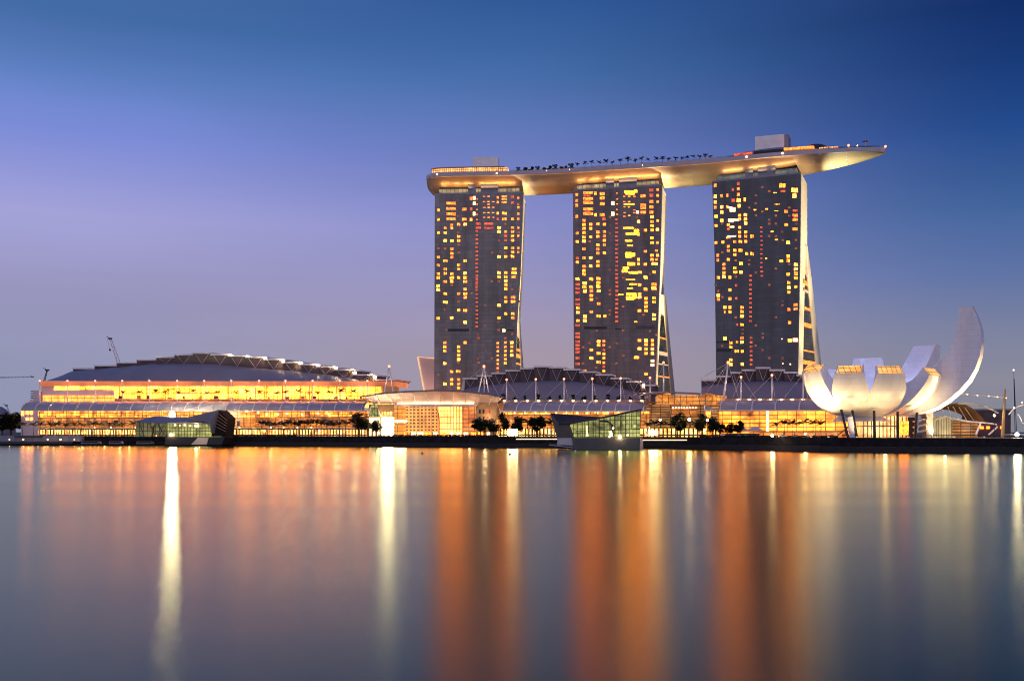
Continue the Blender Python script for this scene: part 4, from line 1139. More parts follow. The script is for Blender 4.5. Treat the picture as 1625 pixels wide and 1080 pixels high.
# --- middle mall
Y2 = frontY([(780, 674), (1040, 626)])
a2 = thing('shopping_arcade', W(910, 690, Y2(910)), 'middle vaulted arcade behind the dark angular waterside pavilion', 'arcade', 'vaulted waterfront arcades')
arcade(a2, Y2, 796, 1026, 637, 652.3, 14, [797 + 22.4 * i for i in range(11)], 12)
fbox(Y2, 790, 1030, 652.6, 657, .4, 12, 'lamp_soffit', E['arcade_hi'], a2, False, 4)
fbox(Y2, 790, 1030, 657.2, 679, .8, 12, 'glazing', E['arcade_lo'], a2, False, 4)
fbox(Y2, 790, 1030, 679.2, 691, 1.4, 12, 'shopfront', E['shop'], a2, True, 4)
fbox(Y2, 806, 822, 681, 690, .6, .8, 'shop_window', E['white_win'], a2)
for i in range(19):
    x = 812 + i * 5.2 if i < 14 else 1022 + (i - 14) * 2
    bar(Y2, (x, 691.5), (x, 677), -.6, -.6, .3).build('pillar', M['cream'], a2)
for i in range(14):
    x = 800 + i * 16.5
    b = MB(); b.ball(W(x, 655, Y2(x) - .4), .42, 8, 6); b.build('eave_lamp', E['small'], a2)
    b = MB(); x = 782 + i * 18.2; b.ball(W(x, 635.4, Y2(x) + 12.5), .5, 8, 6, (1.6, 1, .8)); b.build('terrace_lamp', E['small'], a2)
fbox(Y2, 786, 1034, 634.5, 636.6, 13, .6, 'terrace_rail', M['ochre'], a2, False, 4)
for i in range(6):
    x = 800 + i * 44; light('POINT', W(x, 668, Y2(x) - 6), 900, WARM, a2, size=.6)
ac = MB()
arch_end(a2, Y2, 777, 797, 640, 664, -1.5, M['cream'], E['dim_gold'])
h2 = thing('theatre_hall', W(890, 650, Y2(890) + 25), 'dark theatre hall with stepped roof between the first and middle towers', 'hall', 'halls with stepped roofs')
hall(h2, Y2, [(733, 640), (760, 640), (1034, 640)], [(733, 621), (745, 614), (800, 607.5), (850, 604), (880, 603), (930, 606), (985, 614.5), (1034, 628)],
     [(735, 757, 600.5), (757, 781, 596.2), (781, 803, 592), (803, 826, 588), (826, 848, 584.3), (848, 872, 581.5), (872, 895, 583), (895, 920, 586.2), (920, 946, 590), (946, 970, 594.5), (970, 995, 600), (995, 1017, 605.5), (1017, 1040, 611)],
     (12, 30), 14, None, [(1021, 611)], None)
ew = MB(); ew.prism([W(728, 640, Y2(735) + 29), W(735, 640, Y2(735) + 29), W(738, 600, Y2(735) + 29), W(735, 600, Y2(735) + 29)], (5, 18, 0)); ew.build('gable_fin', M['cream'], h2)
aframe(h2, Y2, (768, 581), [(759.5, 622), (775.5, 622)], 9, [(743, 602), (795, 634)])
mast(h2, Y2, 768.2, 583, 622, 9.6, (), .3)
for x, yt, cb in ((804, 602, [(796, 623), (823, 632)]), (850.3, 601.5, [(822, 632), (857, 634)]), (895, 601, [(866, 630), (902, 634)]), (940, 600.5, [(912, 629), (947, 634)]), (985, 600, [(957, 630), (992, 634)]), (1031.5, 599, [(1004, 630), (1040, 610)])):
    mast(h2, Y2, x, yt, 636, 13, cb, .42)
mast(h2, Y2, 1053, 575, 626, 9, [(1040, 612), (1053, 626)], .6)
for i in range(13):
    x = 798 + i * 18.5
    p = W(x, 636.5, Y2(x) + 14.5)
    o = bpy.data.objects.new('shrub', bush[i % 3]); COL.objects.link(o); o.location = p; k = .9 + .35 * random.random(); o.scale = (k * .8, k * .8, k * 1.3)
    tag(o, f'{ordinal(i)} lit potted shrub from the left on the middle terrace under the cables', 'shrub', 'terrace shrubs below the cable masts')

# --- second pavilion between the middle and right halls
YP = frontY([(1015, 632), (1145, 600)])
pv2 = thing('link_pavilion', W(1080, 690, YP(1080)), 'amber lattice pavilion under a thin blue roof, right of the middle arcade', 'pavilion')
rf = MB(); rows = []
ed2 = [(1020, 626.5), (1040, 624.5), (1060, 623), (1085, 624), (1112, 625)]
for off, dz in ((-6, -.3), (-6, .6), (24, 2.2), (24, 1.2)):
    rows.append([W(1020 + 92 * i / 12, interp(ed2, 1020 + 92 * i / 12), YP(1060) - 6) + Vector((0, off + 6, dz)) for i in range(13)])
rf.grid(rows); rf.build('roof', M['shell'], pv2)
c2 = MB(); rows = []
for j in range(6):
    rows.append([W(1109 + 34 * i / 8, 630.5 - 7.2 * math.sin(math.pi * min(1, .15 + .85 * i / 8)) , YP(1125) - 5) + Vector((0, j * 3, 0)) for i in range(9)])
c2.grid(rows); c2.build('small_canopy', M['cream'], pv2)
fbox(YP, 1042, 1132, 626.5, 641, 0, 20, 'lattice', E['gold'], pv2, False, 2)
for x0, x1 in ((1043, 1058), (1066, 1080), (1090, 1078), (1105, 1118), (1128, 1116)):
    bar(YP, (x0, 627), (x1, 641), -.5, -.5, .25).build('lattice_strut', M['cream'], pv2)
fbox(YP, 1024, 1140, 641.3, 679, .8, 20, 'glazing', E['dim_gold'], pv2, False, 2)
fbox(YP, 1064, 1105, 648, 658, .4, .6, 'dark_glazing', E['arcade_lo'], pv2)
fbox(YP, 1020, 1145, 679.3, 692, 1.4, 16, 'shopfront', E['shop'], pv2, True, 2)
fbox(YP, 1030, 1043, 683, 689, .8, .7, 'shop_window', E['white_win'], pv2)
for i in range(9):
    b = MB(); x = 1068 + i * 4.5; b.ball(W(x, 646.5, YP(x) - .3), .4, 6, 4); b.build('small_lamp', E['small'], pv2)
for x in (1045, 1090, 1130): light('POINT', W(x, 670, YP(x) - 6), 600, WARM, pv2, size=.5)

# --- right mall
Y3 = frontY([(1115, 606), (1345, 574)])
a3 = thing('shopping_arcade', W(1220, 690, Y3(1220)), 'right vaulted arcade with amber wall, beside the white lotus building', 'arcade', 'vaulted waterfront arcades')
arcade(a3, Y3, 1118, 1345, 635, 651, 14, [1118.5, 1143, 1168, 1193, 1230, 1268, 1305], 13)
fbox(Y3, 1120, 1345, 651.3, 690, .8, 12, 'glazing', E['gold_hi'], a3, True, 3)
fbox(Y3, 1216, 1220, 651.3, 690, .3, .6, 'sign_pylon', E['strip'], a3, True)
for i in range(11):
    b = MB(); x = 1172 + i * 17; b.ball(W(x, 633.4, Y3(x) + 13.5), .5, 8, 6, (1.7, 1, .8)); b.build('terrace_lamp', E['small'], a3)
fbox(Y3, 1150, 1345, 632.3, 634.8, 14, .6, 'terrace_rail', M['ochre'], a3, False, 3)
for i in range(5):
    x = 1135 + i * 46; light('POINT', W(x, 676, Y3(x) - 5), 700, WARM, a3, size=.6)
h3 = thing('casino_hall', W(1200, 650, Y3(1200) + 24), 'dark hall with stepped roof before the rightmost tower', 'hall', 'halls with stepped roofs')
hall(h3, Y3, [(1113, 638), (1300, 638)], [(1113, 612), (1150, 607.5), (1200, 604.5), (1240, 604), (1300, 607)],
     [(1113, 1137, 603), (1137, 1160, 597), (1160, 1178, 591.2), (1178, 1200, 587), (1200, 1222, 583.5), (1222, 1245, 587), (1245, 1265, 590.8), (1265, 1288, 595), (1288, 1312, 600)],
     (16, 36), 20, None, [], None)
aframe(h3, Y3, (1155.5, 575), [(1148, 635)], 10, [(1112, 600), (1122, 622), (1138, 612), (1173, 634)], .75)
for x, yt, cb in ((1176, 598, [(1162, 632), (1200, 632)]), (1225, 595, [(1190, 630), (1230, 632)]), (1274.5, 593, [(1245, 630), (1282, 632)])):
    mast(h3, Y3, x, yt, 635, 13, cb, .45)

# pale leaning block behind the left tower
sb = thing('slanted_building', W(678, 640, 770), 'pale pink slab with slanting bright edge, left of the leftmost tower', 'building')
mb = MB(); mb.prism([W(677, 640, 775), W(700, 640, 775), W(700, 570, 775), W(664, 567, 775)], (2, 20, 0)); mb.build('wall', M['pink'], sb)
mb = MB(); mb.tube([W(677, 640, 774), W(663, 566, 774), W(700, 569, 774)], .7, 5); mb.build('lit_edge', E['strip_low'], sb)
light('POINT', W(672, 620, 758), 4000, (1, .7, .6), sb, size=1)

# ------------------------------------------------------------------ lotus-shaped museum
MC = Vector(((1370 - CX) / F * 528, 528, 0))
mus = thing('lotus_museum', (MC.x, MC.y, GZ), 'white lotus-shaped building with upturned petals lit from below', 'museum')
def prof(R_, zt, zb=17.5, n=14, r0=5.0, bend=80):
    o = []
    for i in range(n + 1):
        a = R(bend) * i / n
        o.append((r0 + (R_ - r0) * math.sin(a) / math.sin(R(bend)), zb + (zt - zb) * (1 - math.cos(a)) / (1 - math.cos(R(bend)))))
    return o
def sample(tab, n=14):
    P = [Vector((a, b, 0)) for a, b in tab]; q_ = catmull(P, 6); d_ = [0]
    for a, b in zip(q_, q_[1:]): d_.append(d_[-1] + (b - a).length)
    out = []
    for i in range(n + 1):
        s = d_[-1] * i / n
        for k in range(len(q_) - 1):
            if s <= d_[k + 1] + 1e-6:
                p = q_[k].lerp(q_[k + 1], (s - d_[k]) / max(1e-6, d_[k + 1] - d_[k])); break
        out.append((p.x, p.y))
    return out
def petal(phi, po, pi_, wo, wi, win=True, tip_w=None):
    ph = R(phi); dr = Vector((math.sin(ph), -math.cos(ph), 0)); sd = Vector((math.cos(ph), math.sin(ph), 0))
    n = len(po) - 1; rows = []
    for i in range(n + 1):
        t = i / n; a = interp(wo, t); b = interp(wi, t)
        O = MC + dr * po[i][0] + Vector((0, 0, po[i][1])); I = MC + dr * pi_[i][0] + Vector((0, 0, pi_[i][1]))
        if i < n: tg = Vector((po[i + 1][0] - po[i][0], po[i + 1][1] - po[i][1]))
        nm = dr * tg.y - Vector((0, 0, tg.x)); nm.normalize()
        sag = a * .16
        r = [O + sd * (a * x) + nm * (sag * (1 - x * x)) for x in (-1, -.6, -.2, .2, .6, 1)]
        r += [I + sd * (b * x) + nm * (sag * .5 * (1 - x * x)) for x in (1, .33, -.33, -1)]
        rows.append(r)
    mb = MB()
    k = len(rows[0])
    # keep creases: outer skin, two flanks and inner skin are separate sheets of one mesh
    mb.grid([r[0:6] for r in rows]); mb.grid([r[5:7] for r in rows]); mb.grid([r[6:10] for r in rows]); mb.grid([[r[9], r[0]] for r in rows])
    mb.face(*rows[-1])
    o = mb.build('petal', M['petal'], mus, True)
    if win:
        r = rows[-1]; c = sum(r, Vector()) / 10; tn = (r[5] - r[0]).cross(r[6] - r[5]).normalized()
        if tn.z < 0: tn = -tn
        up = Vector((0, 0, 0))
        q_ = [c + (p - c) * .90 + tn * .18 for p in r]
        w_ = MB(); w_.prism(q_, tn * .12); w_.build('skylight', E['sky_win'], o)
    ed = MB()                                              # pale trim along both outer edges
    for j in (0, 5):
        ed.tube([r[j] for r in rows], .16, 4)
    ed.build('edge_trim', M['white'], o)
    return o
WO = [(0, 2.6), (.25, 5.4), (.5, 8.6), (.75, 9.2), (1, 6.9)]; WI = [(0, 1.5), (.3, 2.5), (.7, 4.2), (1, 6.4)]
def inner(Rt, zt, dz=4.0, dr_=3.4): return sample([(4, zt - 13), (Rt * .45, zt - 8), (Rt * .75, zt - 2), (Rt - dr_, zt + dz)])
for phi, Rt, zt in ((-94, 30.5, 42), (-72, 31.5, 41), (-31, 34, 39.5), (3, 34, 39), (43, 38.3, 38.3)):
    petal(phi, prof(Rt, zt), inner(Rt, zt), WO, WI)
petal(62, sample([(5, 17.5), (20, 18.3), (34, 21.3), (44, 28), (52, 37), (56.2, 48), (57, 57.5), (55.5, 65.5), (52.5, 73)]),
      sample([(5, 30), (18, 34), (31, 40), (36.5, 45), (42.0, 51), (45.5, 62), (46.8, 73.2)]), [(0, 2.6), (.3, 7.0), (.55, 8.4), (.85, 6.4), (1, 4.6)], [(0, 1.4), (.3, 3), (.6, 3.8), (.85, 4.0), (1, 3.8)], False)
petal(119, prof(51, 57), sample([(5, 28), (22, 32), (37, 43), (48, 58)]), [(0, 2.6), (.3, 6), (.7, 9), (1, 8)], [(0, 2), (.3, 5), (.7, 8), (1, 7.4)], False)
petal(157, prof(41, 51), sample([(5, 26), (20, 32), (33, 42), (38.5, 52)]), [(0, 2.6), (.3, 6), (.7, 9.6), (1, 8)], [(0, 2), (.3, 5.5), (.7, 9.4), (1, 7.6)], False)
petal(-128, prof(30, 41), inner(30, 41), WO, WI, False)
petal(198, prof(31, 41), inner(31, 41), WO, WI, False)
# core under the bowl
k = MB(); k.tube([MC + Vector((0, 0, 15.5)), MC + Vector((0, 0, 18.2)), MC + Vector((0, 0, 20))], [16, 13, 6], 20); k.build('bowl_base', M['petal'], mus)
def ppt(px, py, Y): return W(px, py, Y)
ym = lambda px: 516
fbox(ym, 1368, 1440, 659, 696, 0, 18, 'lobby_glazing', E['core_glass'], mus, True)
fbox(ym, 1441, 1455, 662, 696, 1, 12, 'dark_doorway', M['steel_dark'], mus, True)
fbox(ym, 1428, 1442, 668, 690, -.5, .6, 'lit_window', E['win_a'], mus)
fbox(ym, 1470, 1481, 648, 696, -2, 10, 'stair_tower', M['concrete'], mus, True)
for y in (664, 673, 682):
    mb = MB(); mb.prism([W(1452, y + 3.5, 512), W(1473, y - 1.5, 512), W(1473, y + .8, 512), W(1452, y + 5.8, 512)], (0, 3, 0)); mb.build('stair_flight', M['concrete'], mus)
for (xt, yt, xb, yb) in ((1335, 650, 1346, 695), (1352.5, 651, 1360, 695), (1387, 652, 1388, 696), (1424.5, 653, 1424.5, 695), (1455, 655, 1452, 695)):
    mb = MB(); mb.tube([W(xb, yb, 496), W(xt, yt, 503)], [.75, .65], 6); mb.build('column', M['steel_dark'], mus)
mb = MB(); mb.prism([W(1345, 662, 500), W(1353, 660, 500), W(1359, 694, 497), W(1349, 694, 497)], (0, .8, 0)); mb.build('wedge_panel', M['petal'], mus)
mb = MB(); mb.tube([W(1330, 690, 500), W(1354, 671, 501)], .3, 5); mb.build('brace', M['steel_dark'], mus)
# lens of light washing up the petals
for phi, rr, zt, pw, rs in ((-90, 25, 30, 30000, 26), (-70, 28, 33, 170000, 29), (-24, 29, 33, 24000, 34), (-46, 28, 33, 34000, 33), (-4, 29, 33, 15000, 34), (14, 29, 33, 15000, 34), (43, 33, 31, 70000, 35), (60, 42, 28, 260000, 40), (60, 52, 50, 420000, 54), (66, 30, 22, 60000, 30)):
    ph = R(phi); dr = Vector((math.sin(ph), -math.cos(ph), 0))
    src = MC + dr * (rs + 4) + Vector((0, 0, GZ + .8)); tg = MC + dr * rr + Vector((0, 0, zt))
    light('SPOT', src, pw, (1.0, .69, .31), mus, tg, 2.2, 80, .9)
    b = MB(); b.box(src - Vector((0, 0, .3)), (.4, .4, .25)); b.build('uplight', E['strip_low'], mus)
light('POINT', W(1405, 685, 506), 2500, WARM, mus, size=.6)
fill_post = MB(); fill_post.tube([MC + Vector((4, 3, 26)), MC + Vector((4, 3, 30))], .4, 8); fill_post.build('added_fill_lamp', M['steel_dark'], mus)  # unseen post and cool fill lights added to brighten the inner petals
light('POINT', MC + Vector((4, 3, 31)), 15000, (.62, .64, 1.0), mus, size=2)
light('POINT', MC + Vector((17, 5, 37)), 9000, (.62, .64, 1.0), mus, size=2)

# ------------------------------------------------------------------ crystal pavilions standing in the water
def poly(mb, pts, vecd): mb.prism([W(x, y, Y) for x, y, Y in pts], vecd)
cp = thing('crystal_pavilion', W(950, 713, 572), 'dark angular glass pavilion glowing green inside, standing in the water before the middle arcade', 'pavilion')
YK = lambda px: 566 + (px - 905) * -.02
b = MB(); b.prism([W(910, 713.6, 566), W(1015, 713.6, 564), W(1016, 694.5, 564), W(908, 694.5, 566)], (1, 34, 0)); b.build('plinth', mat('dark_plinth', (.075, .08, .075), .5), cp)
b = MB(); b.prism([W(1015.2, 713.2, 564.5), W(1020, 712, 572), W(1020, 695, 572), W(1016.2, 694.8, 564.5)], (1, 6, 0)); b.build('plinth_end', M['white'], cp)
b = MB(); b.prism([W(912, 694, 567), W(1016, 694, 565), W(1017.5, 650.5, 565), W(960, 663, 566), (W(904, 673, 567))], (1, 30, 0)); b.build('glass_hall', E['green'], cp)
b = MB(); b.tube([W(886, 671.5, 566), W(906, 671.2, 566), W(960, 661.5, 565), W(1018.5, 649.5, 564)], .55, 5); b.build('roof_edge', M['steel_dark'], cp)
b = MB(); rr = [W(903, 672.5, 566.6), W(960, 662, 566), W(1018, 650, 565)]
b.grid([rr, [p + Vector((1, 30, -.8)) for p in rr]]); b.build('roof', M['steel_dark'], cp)
b = MB(); b.prism([W(873, 655, 572), W(912, 658.5, 578), W(952, 661, 584), W(905, 672.5, 570), W(887, 671, 569)], (1, 8, 0)); b.build('folded_roof', M['steel_dark'], cp)
b = MB(); b.prism([W(873, 655.3, 571.8), W(887, 671.2, 568.8), W(905, 672.8, 568.5), W(911, 695, 568), W(884, 695, 569)], (1, 14, 0)); b.build('dark_flank', mat('dark_flank', (.05, .045, .04), .35), cp)
b = MB(); b.prism([W(884, 706, 567), W(911, 706, 566.5), W(909, 694.6, 567), W(885, 694.6, 567.5)], (1, 20, 0)); b.build('flank_plinth', M['concrete'], cp)
for i in range(12):
    x = 916 + i * 8.6; yt = interp([(904, 673), (960, 663), (1018, 650.5)], x) + .8
    c = MB(); c.tube([W(x, 694, 565.5), W(x, yt, 565.2)], .2, 4); c.build('mullion', M['steel_dark'], cp)
for x, y, r, mk in ((984, 692.5, .8, 'lamp'), (967, 692.5, .5, 'small'), (996, 690, .5, 'small'), (973, 679, .5, 'small')):
    b = MB(); b.ball(W(x, y, 563.6), r, 8, 6); b.build('floodlight', E[mk], cp)
GI = emat('green_interior', (1.0, .95, .36), 2.4, .6, .5)  # bright interior light painted as glowing quads on the glass
for x0, x1, y0, y1 in ((983, 991, 668, 692), (967, 974, 683, 692), (998, 1010, 678, 691), (931, 934, 675, 692), (1003, 1008, 662, 672)):
    b = MB(); b.prism([W(x0, y1, 565.6), W(x1, y1, 565.6), W(x1 - 1, y0, 565.6), W(x0 - 1, y0, 565.6)], (0, .25, 0)); b.build('interior_glow', GI, cp)
b = MB(); b.prism([W(914, 684, 565.5), W(1016, 681, 564.6), W(1016, 680.2, 564.6), W(914, 683.2, 565.5)], (0, .3, 0)); b.build('floor_edge', M['steel_dark'], cp)
b = MB(); b.tube([W(952, 668, 564.8), W(965, 668.5, 564.8), W(971, 674, 564.8), W(974, 692, 564.8)], [.5, .6, .6, .5], 6); b.build('inner_truss', M['steel_dark'], cp)
# gangway
gw = thing('gangway', W(880, 708, 560), 'low grey gangway at the left foot of the dark angular pavilion', 'gangway')
b = MB(); b.prism([W(872, 705, 562), W(909, 709.5, 560), W(909, 710.5, 560), W(872, 706, 562)], (0, 5, 0)); b.build('ramp', M['concrete'], gw)
b = MB(); b.tube([W(872, 703, 562), W(909, 707.5, 560)], .12, 4); b.build('handrail', M['grey_metal'], gw)

YL_ = 712
cl = thing('crystal_pavilion', W(285, 705, YL_), 'faceted glass pavilion with grey folded roof on the left quay under the brightest lamp', 'pavilion')
b = MB(); b.prism([W(214, 692.5, YL_), W(232, 692.5, YL_), W(240, 692.5, YL_ + 2), W(238, 672, YL_ + 2), W(217, 668, YL_)], (3, 18, 0)); b.build('glass_wing', E['green_dim'], cl)
b = MB(); b.prism([W(243, 692.5, YL_ + 3), W(264, 692.5, YL_ + 3), W(262, 671, YL_ + 3), W(246, 671, YL_ + 3)], (3, 18, 0)); b.build('glass_wing', E['green_dim'], cl)
b = MB(); b.prism([W(266, 692.8, YL_ - 2), W(333, 692.8, YL_ - 2), W(333, 672, YL_ - 2), (W(310, 668.5, YL_ - 2)), W(266, 669.5, YL_ - 2)], (3, 20, 0)); b.build('glass_hall', E['green'], cl)
b = MB(); b.prism([W(213, 668, YL_ - 3), W(245, 660, YL_ + 4), W(298, 662, YL_ + 3), W(333, 671.5, YL_ - 4), W(298, 669.5, YL_ - 4), W(262, 670.8, YL_ - 3), W(236, 671.5, YL_ - 2)], (3, 12, 0)); b.build('folded_roof', M['grey_metal'], cl)
b = MB(); b.prism([W(298, 661.5, YL_ - 3), W(346, 650, YL_ - 1), W(335, 687, YL_ - 3), (W(333, 671.5, YL_ - 4))], (3, 8, 0)); b.build('roof_sail', M['shell'], cl)
b = MB(); b.prism([W(347, 650, YL_), W(361, 663, YL_ + 4), W(358, 692, YL_ + 4), W(335, 692, YL_)], (3, 10, 0)); b.build('dark_flank', M['black'], cl)
for j in range(5):
    b = MB(); b.tube([W(347 - j * 1.4, 656 + j * 5, YL_ - .4), W(360.5 - j * .5, 667 + j * 4.4, YL_ + 3.4)], .22, 4); b.build('reflected_stripe', M['ochre'], cl)  # warm stripes reflected on the flank, painted as ochre slats
b = MB(); b.prism([W(262, 705.5, YL_ - 3), W(352, 705.5, YL_ - 3), W(356, 693, YL_ - 3), W(262, 693, YL_ - 3)], (3, 22, 0)); b.build('plinth', M['steel_dark'], cl)
b = MB(); b.prism([W(303, 705, YL_ - 3.6), W(328, 705, YL_ - 3.6), W(331, 694, YL_ - 3.6), W(314, 694, YL_ - 3.6)], (0, .5, 0)); b.build('lit_panel', M['cream'], cl)
light('POINT', W(316, 697, YL_ - 9), 260, WARM, cl, size=.3)
for (x0, x1) in ((221, 229), (238, 247), (250, 262), (263, 252)):
    b = MB(); b.tube([W(x0, 671, YL_ - 3), W(x1, 692, YL_ - 3)], .3, 4); b.build('glazing_strut', M['steel_dark'], cl)
for x, y, r, mk in ((311, 675.5, .8, 'lamp'), (278, 674, .6, 'small'), (293, 674, .6, 'small'), (285, 674.5, .4, 'small'), (302, 675, .4, 'small'), (271, 689.5, .9, 'lamp'), (248, 691, .5, 'bulb_red')):
    b = MB(); b.ball(W(x, y, YL_ - 4), r, 8, 6); b.build('interior_lamp', E[mk], cl)

# ------------------------------------------------------------------ lamps along the shore
def street_lamp(px, py, Y, r, mk, label, pole=True, ground=GZ, group='street lamps on the promenade', power=0):
    p = W(px, py, Y)
    t = thing('street_lamp', (p.x, p.y, ground), label, 'street lamp', group)
    a = MB(); a.tube([(p.x, p.y, ground - .3), (p.x, p.y, p.z - r)], [.18, .12], 6); a.box((p.x, p.y, p.z - r * .9), (r * .5, r * .5, .12)); a.build('pole', M['steel_dark'], t)
    b = MB(); b.ball(p, r, 10, 8); b.build('lamp_globe', E[mk], t)
    if power: light('POINT', p - Vector((0, 3, 0)), power, CREAM, t, size=.5)
    return t
street_lamp(273, 657, 722, 2.0, 'flood_big', 'most dazzling lamp of the shore, above the left glass pavilion', power=4000)
street_lamp(1225.5, 690.5, 538, .75, 'lamp', 'bright low lamp left of the six dark palms', power=900)
street_lamp(1278, 688, 530, .5, 'lamp', 'bright low lamp beneath the six dark palms', power=300)
street_lamp(1614, 689, 490, .9, 'flood', 'dazzling low lamp at the right end of the promenade', power=1500)
street_lamp(1578, 659, 540, .55, 'lamp', 'tall lamp between the shell roof and the timber mast', power=200)
street_lamp(1094, 665.5, 590, .8, 'lamp', 'globe lamp between the two round trees of the amber pavilion', power=300)
street_lamp(1047.5, 666, 600, .6, 'lamp', 'globe lamp left of the big round tree before the amber pavilion')
street_lamp(1122.5, 666.5, 590, .6, 'lamp', 'globe lamp right of the two round trees before the amber pavilion')
for i, px in enumerate((150, 176, 215, 350, 380, 430, 450, 472, 494)):
    street_lamp(px, 678, Y1(px) - 10, .42, 'small', f'{ordinal(i)} small promenade lamp from the left before the left arcade shops', group='small promenade lamps')

# ------------------------------------------------------------------ promenade planting
def at_ground(px, off): 
    Y = interp(SHORE, px) + off
    return Vector(((px - CX) / F * Y, Y, GZ))
rowA = [38, 52, 64, 78, 90, 104, 118, 130, 146, 158, 172, 186, 198, 208]
for i, px in enumerate(rowA):
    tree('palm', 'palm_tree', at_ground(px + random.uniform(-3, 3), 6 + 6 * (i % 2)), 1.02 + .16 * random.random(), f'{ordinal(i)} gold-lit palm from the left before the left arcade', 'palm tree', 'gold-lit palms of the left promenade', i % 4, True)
for px in (45, 85, 125, 165, 205):
    p = at_ground(px, 3) + Vector((0, 0, 2.5)); light('POINT', p, 420, (1, .7, .3), a1, size=.4)
rowB = [414, 424, 432, 442, 450, 459, 467, 476, 484, 493, 502, 510, 519, 528, 538, 548]
for i, px in enumerate(rowB):
    tree('palm', 'palm_tree', at_ground(px, 5 + 5 * (i % 2)), 1.05 + .2 * random.random(), f'{ordinal(i)} black palm from the left in the row left of the largest round tree', 'palm tree', 'black palms before the red shops', i % 4)
rowC = [838, 848, 857, 866, 876]
for i, px in enumerate(rowC):
    tree('palm', 'palm_tree', at_ground(px, 8 + 3 * (i % 2)), 1.1 + .25 * random.random(), f'{ordinal(i)} black palm from the left just left of the dark angular pavilion', 'palm tree', 'black palms beside the dark angular pavilion', i % 4)
rowD = [1028, 1038, 1049, 1058]
for i, px in enumerate(rowD):
    tree('palm', 'palm_tree', at_ground(px, 6), .95 + .1 * random.random(), f'{ordinal(i)} black palm from the left just right of the dark angular pavilion', 'palm tree', 'black palms before the amber pavilion', i % 4)
rowE = [(1232, 674), (1245, 671.5), (1258, 672), (1276, 670.5), (1290, 671), (1303, 672.5)]
for i, (px, pyc) in enumerate(rowE):
    Y = 540 - i * 3
    p = W(px, pyc, Y)
    tree('palm', 'palm_tree', (p.x, p.y, GZ), (p.z - GZ) / 7.6, f'{ordinal(i)} black feathery palm from the left of the six before the amber right wall', 'palm tree', 'six black palms before the right arcade', i % 4)
rounds = [(570, 656.5, 16, 'largest black round tree, left of the bright entrance pavilion'), (598, 667, 9, 'small airy dark tree before the white windows of the entrance pavilion'),
          (762, 665, 12, 'black round tree before the right block of the entrance pavilion'), (783, 667, 11, 'low spreading black tree right of the entrance pavilion'), (800, 656.5, 8, 'tall narrow black tree between the pavilion and the middle arcade'),
          (822, 661, 9, 'black tree left of the palms beside the dark angular pavilion'), (853, 662, 12, 'broad black tree rising among the palms beside the dark angular pavilion'),
          (1075, 658.5, 12, 'biggest black round tree before the amber link pavilion'), (1111, 659, 10.5, 'black round tree right of the globe lamp before the amber pavilion'),
          (1131, 662, 10, 'black umbrella tree left of the amber right wall'), (1141.5, 671, 8, 'low black bushy tree left of the dark boxes'), (1155, 672.5, 9, 'low wide black tree before the right arcade corner'), (1171, 668.5, 8, 'black upright tree before the bright amber wall'),
          (18, 655, 19, 'black tree mass at the far left edge of the shore'), (4, 664, 14, 'dimmer leafy tree at the left margin below the black tree')]
for i, (px, ytop, wpx, lab) in enumerate(rounds):
    off = 10 if px > 30 else 25
    p = at_ground(px, off)
    h = CH + (H0 - ytop) / F * p.y - GZ; wd = wpx * p.y / F * 1.3
    tree('round', 'round_tree', p, (wd / 4.3, wd / 4.3, h / 11.9), lab, 'tree', 'round trees of the promenade', i % 4)
# clipped hedges on the quay edge
for i, (x0, x1, lab) in enumerate(((362, 470, 'black clipped hedge on the quay left of the red terrace'), (600, 790, 'long black hedge on the quay before the entrance pavilion'), (1110, 1330, 'black hedge on the quay before the right arcade'))):
    hb = MB(); rnd = random.Random(50 + i)
    for k in range(int((x1 - x0) * 9)):
        px = rnd.uniform(x0, x1); p = at_ground(px, rnd.uniform(1.2, 2.6)) + Vector((0, 0, rnd.uniform(0, .95)))
        a = Vector((rnd.gauss(0, 1), rnd.gauss(0, 1), rnd.gauss(0, 1))).normalized(); b_ = a.orthogonal().normalized(); s_ = .34
        hb.face(p - a * s_, p + b_ * s_, p + a * s_, p - b_ * s_)
    tag(hb.build('hedge', M['leaf'], None, base=at_ground((x0 + x1) / 2, 2)), lab, 'hedge')

# ------------------------------------------------------------------ quay furniture
for i, (x0, x1, y, lab) in enumerate(((479, 503, 694.5, 'short white light strip under the red terrace, left one'), (511, 538, 694.5, 'short white light strip under the red terrace, right one'), (819, 884, 696.3, 'long white light strip on the quay left of the dark angular pavilion'), (1019, 1106, 697.8, 'long white light strip on the quay right of the dark angular pavilion'))):
    yy = lambda px: interp(SHORE, px) - .5
    mb = MB(); a, b = W(x0, y, yy(x0)), W(x1, y, yy(x1))
    mb.prism([a - Vector((0, 0, .3)), b - Vector((0, 0, .3)), b + Vector((0, 0, .3)), a + Vector((0, 0, .3))], (0, .3, 0))
    tag(mb.build('light_strip', E['strip'], None, base=a), lab, 'light strip')
def railing(x0, x1, off, n_, lab, hgt=1.15):
    t = thing('railing', at_ground((x0 + x1) / 2, off), lab, 'railing')
    mb = MB()
    for h in (hgt, hgt * .55):
        mb.tube([at_ground(x0 + (x1 - x0) * i / 12, off) + Vector((0, 0, h)) for i in range(13)], .07, 4)
    mb.build('rail', M['steel_dark'], t)
    for i in range(n_ + 1):
        p = at_ground(x0 + (x1 - x0) * i / n_, off); c = MB(); c.tube([p, p + Vector((0, 0, hgt))], .07, 4); c.build('post', M['steel_dark'], t)
railing(1330, 1610, .8, 34, 'dark railing on the quay before the lotus building', 1.6)
railing(600, 870, .8, 30, 'dark railing on the quay before the entrance pavilion', 1.2)
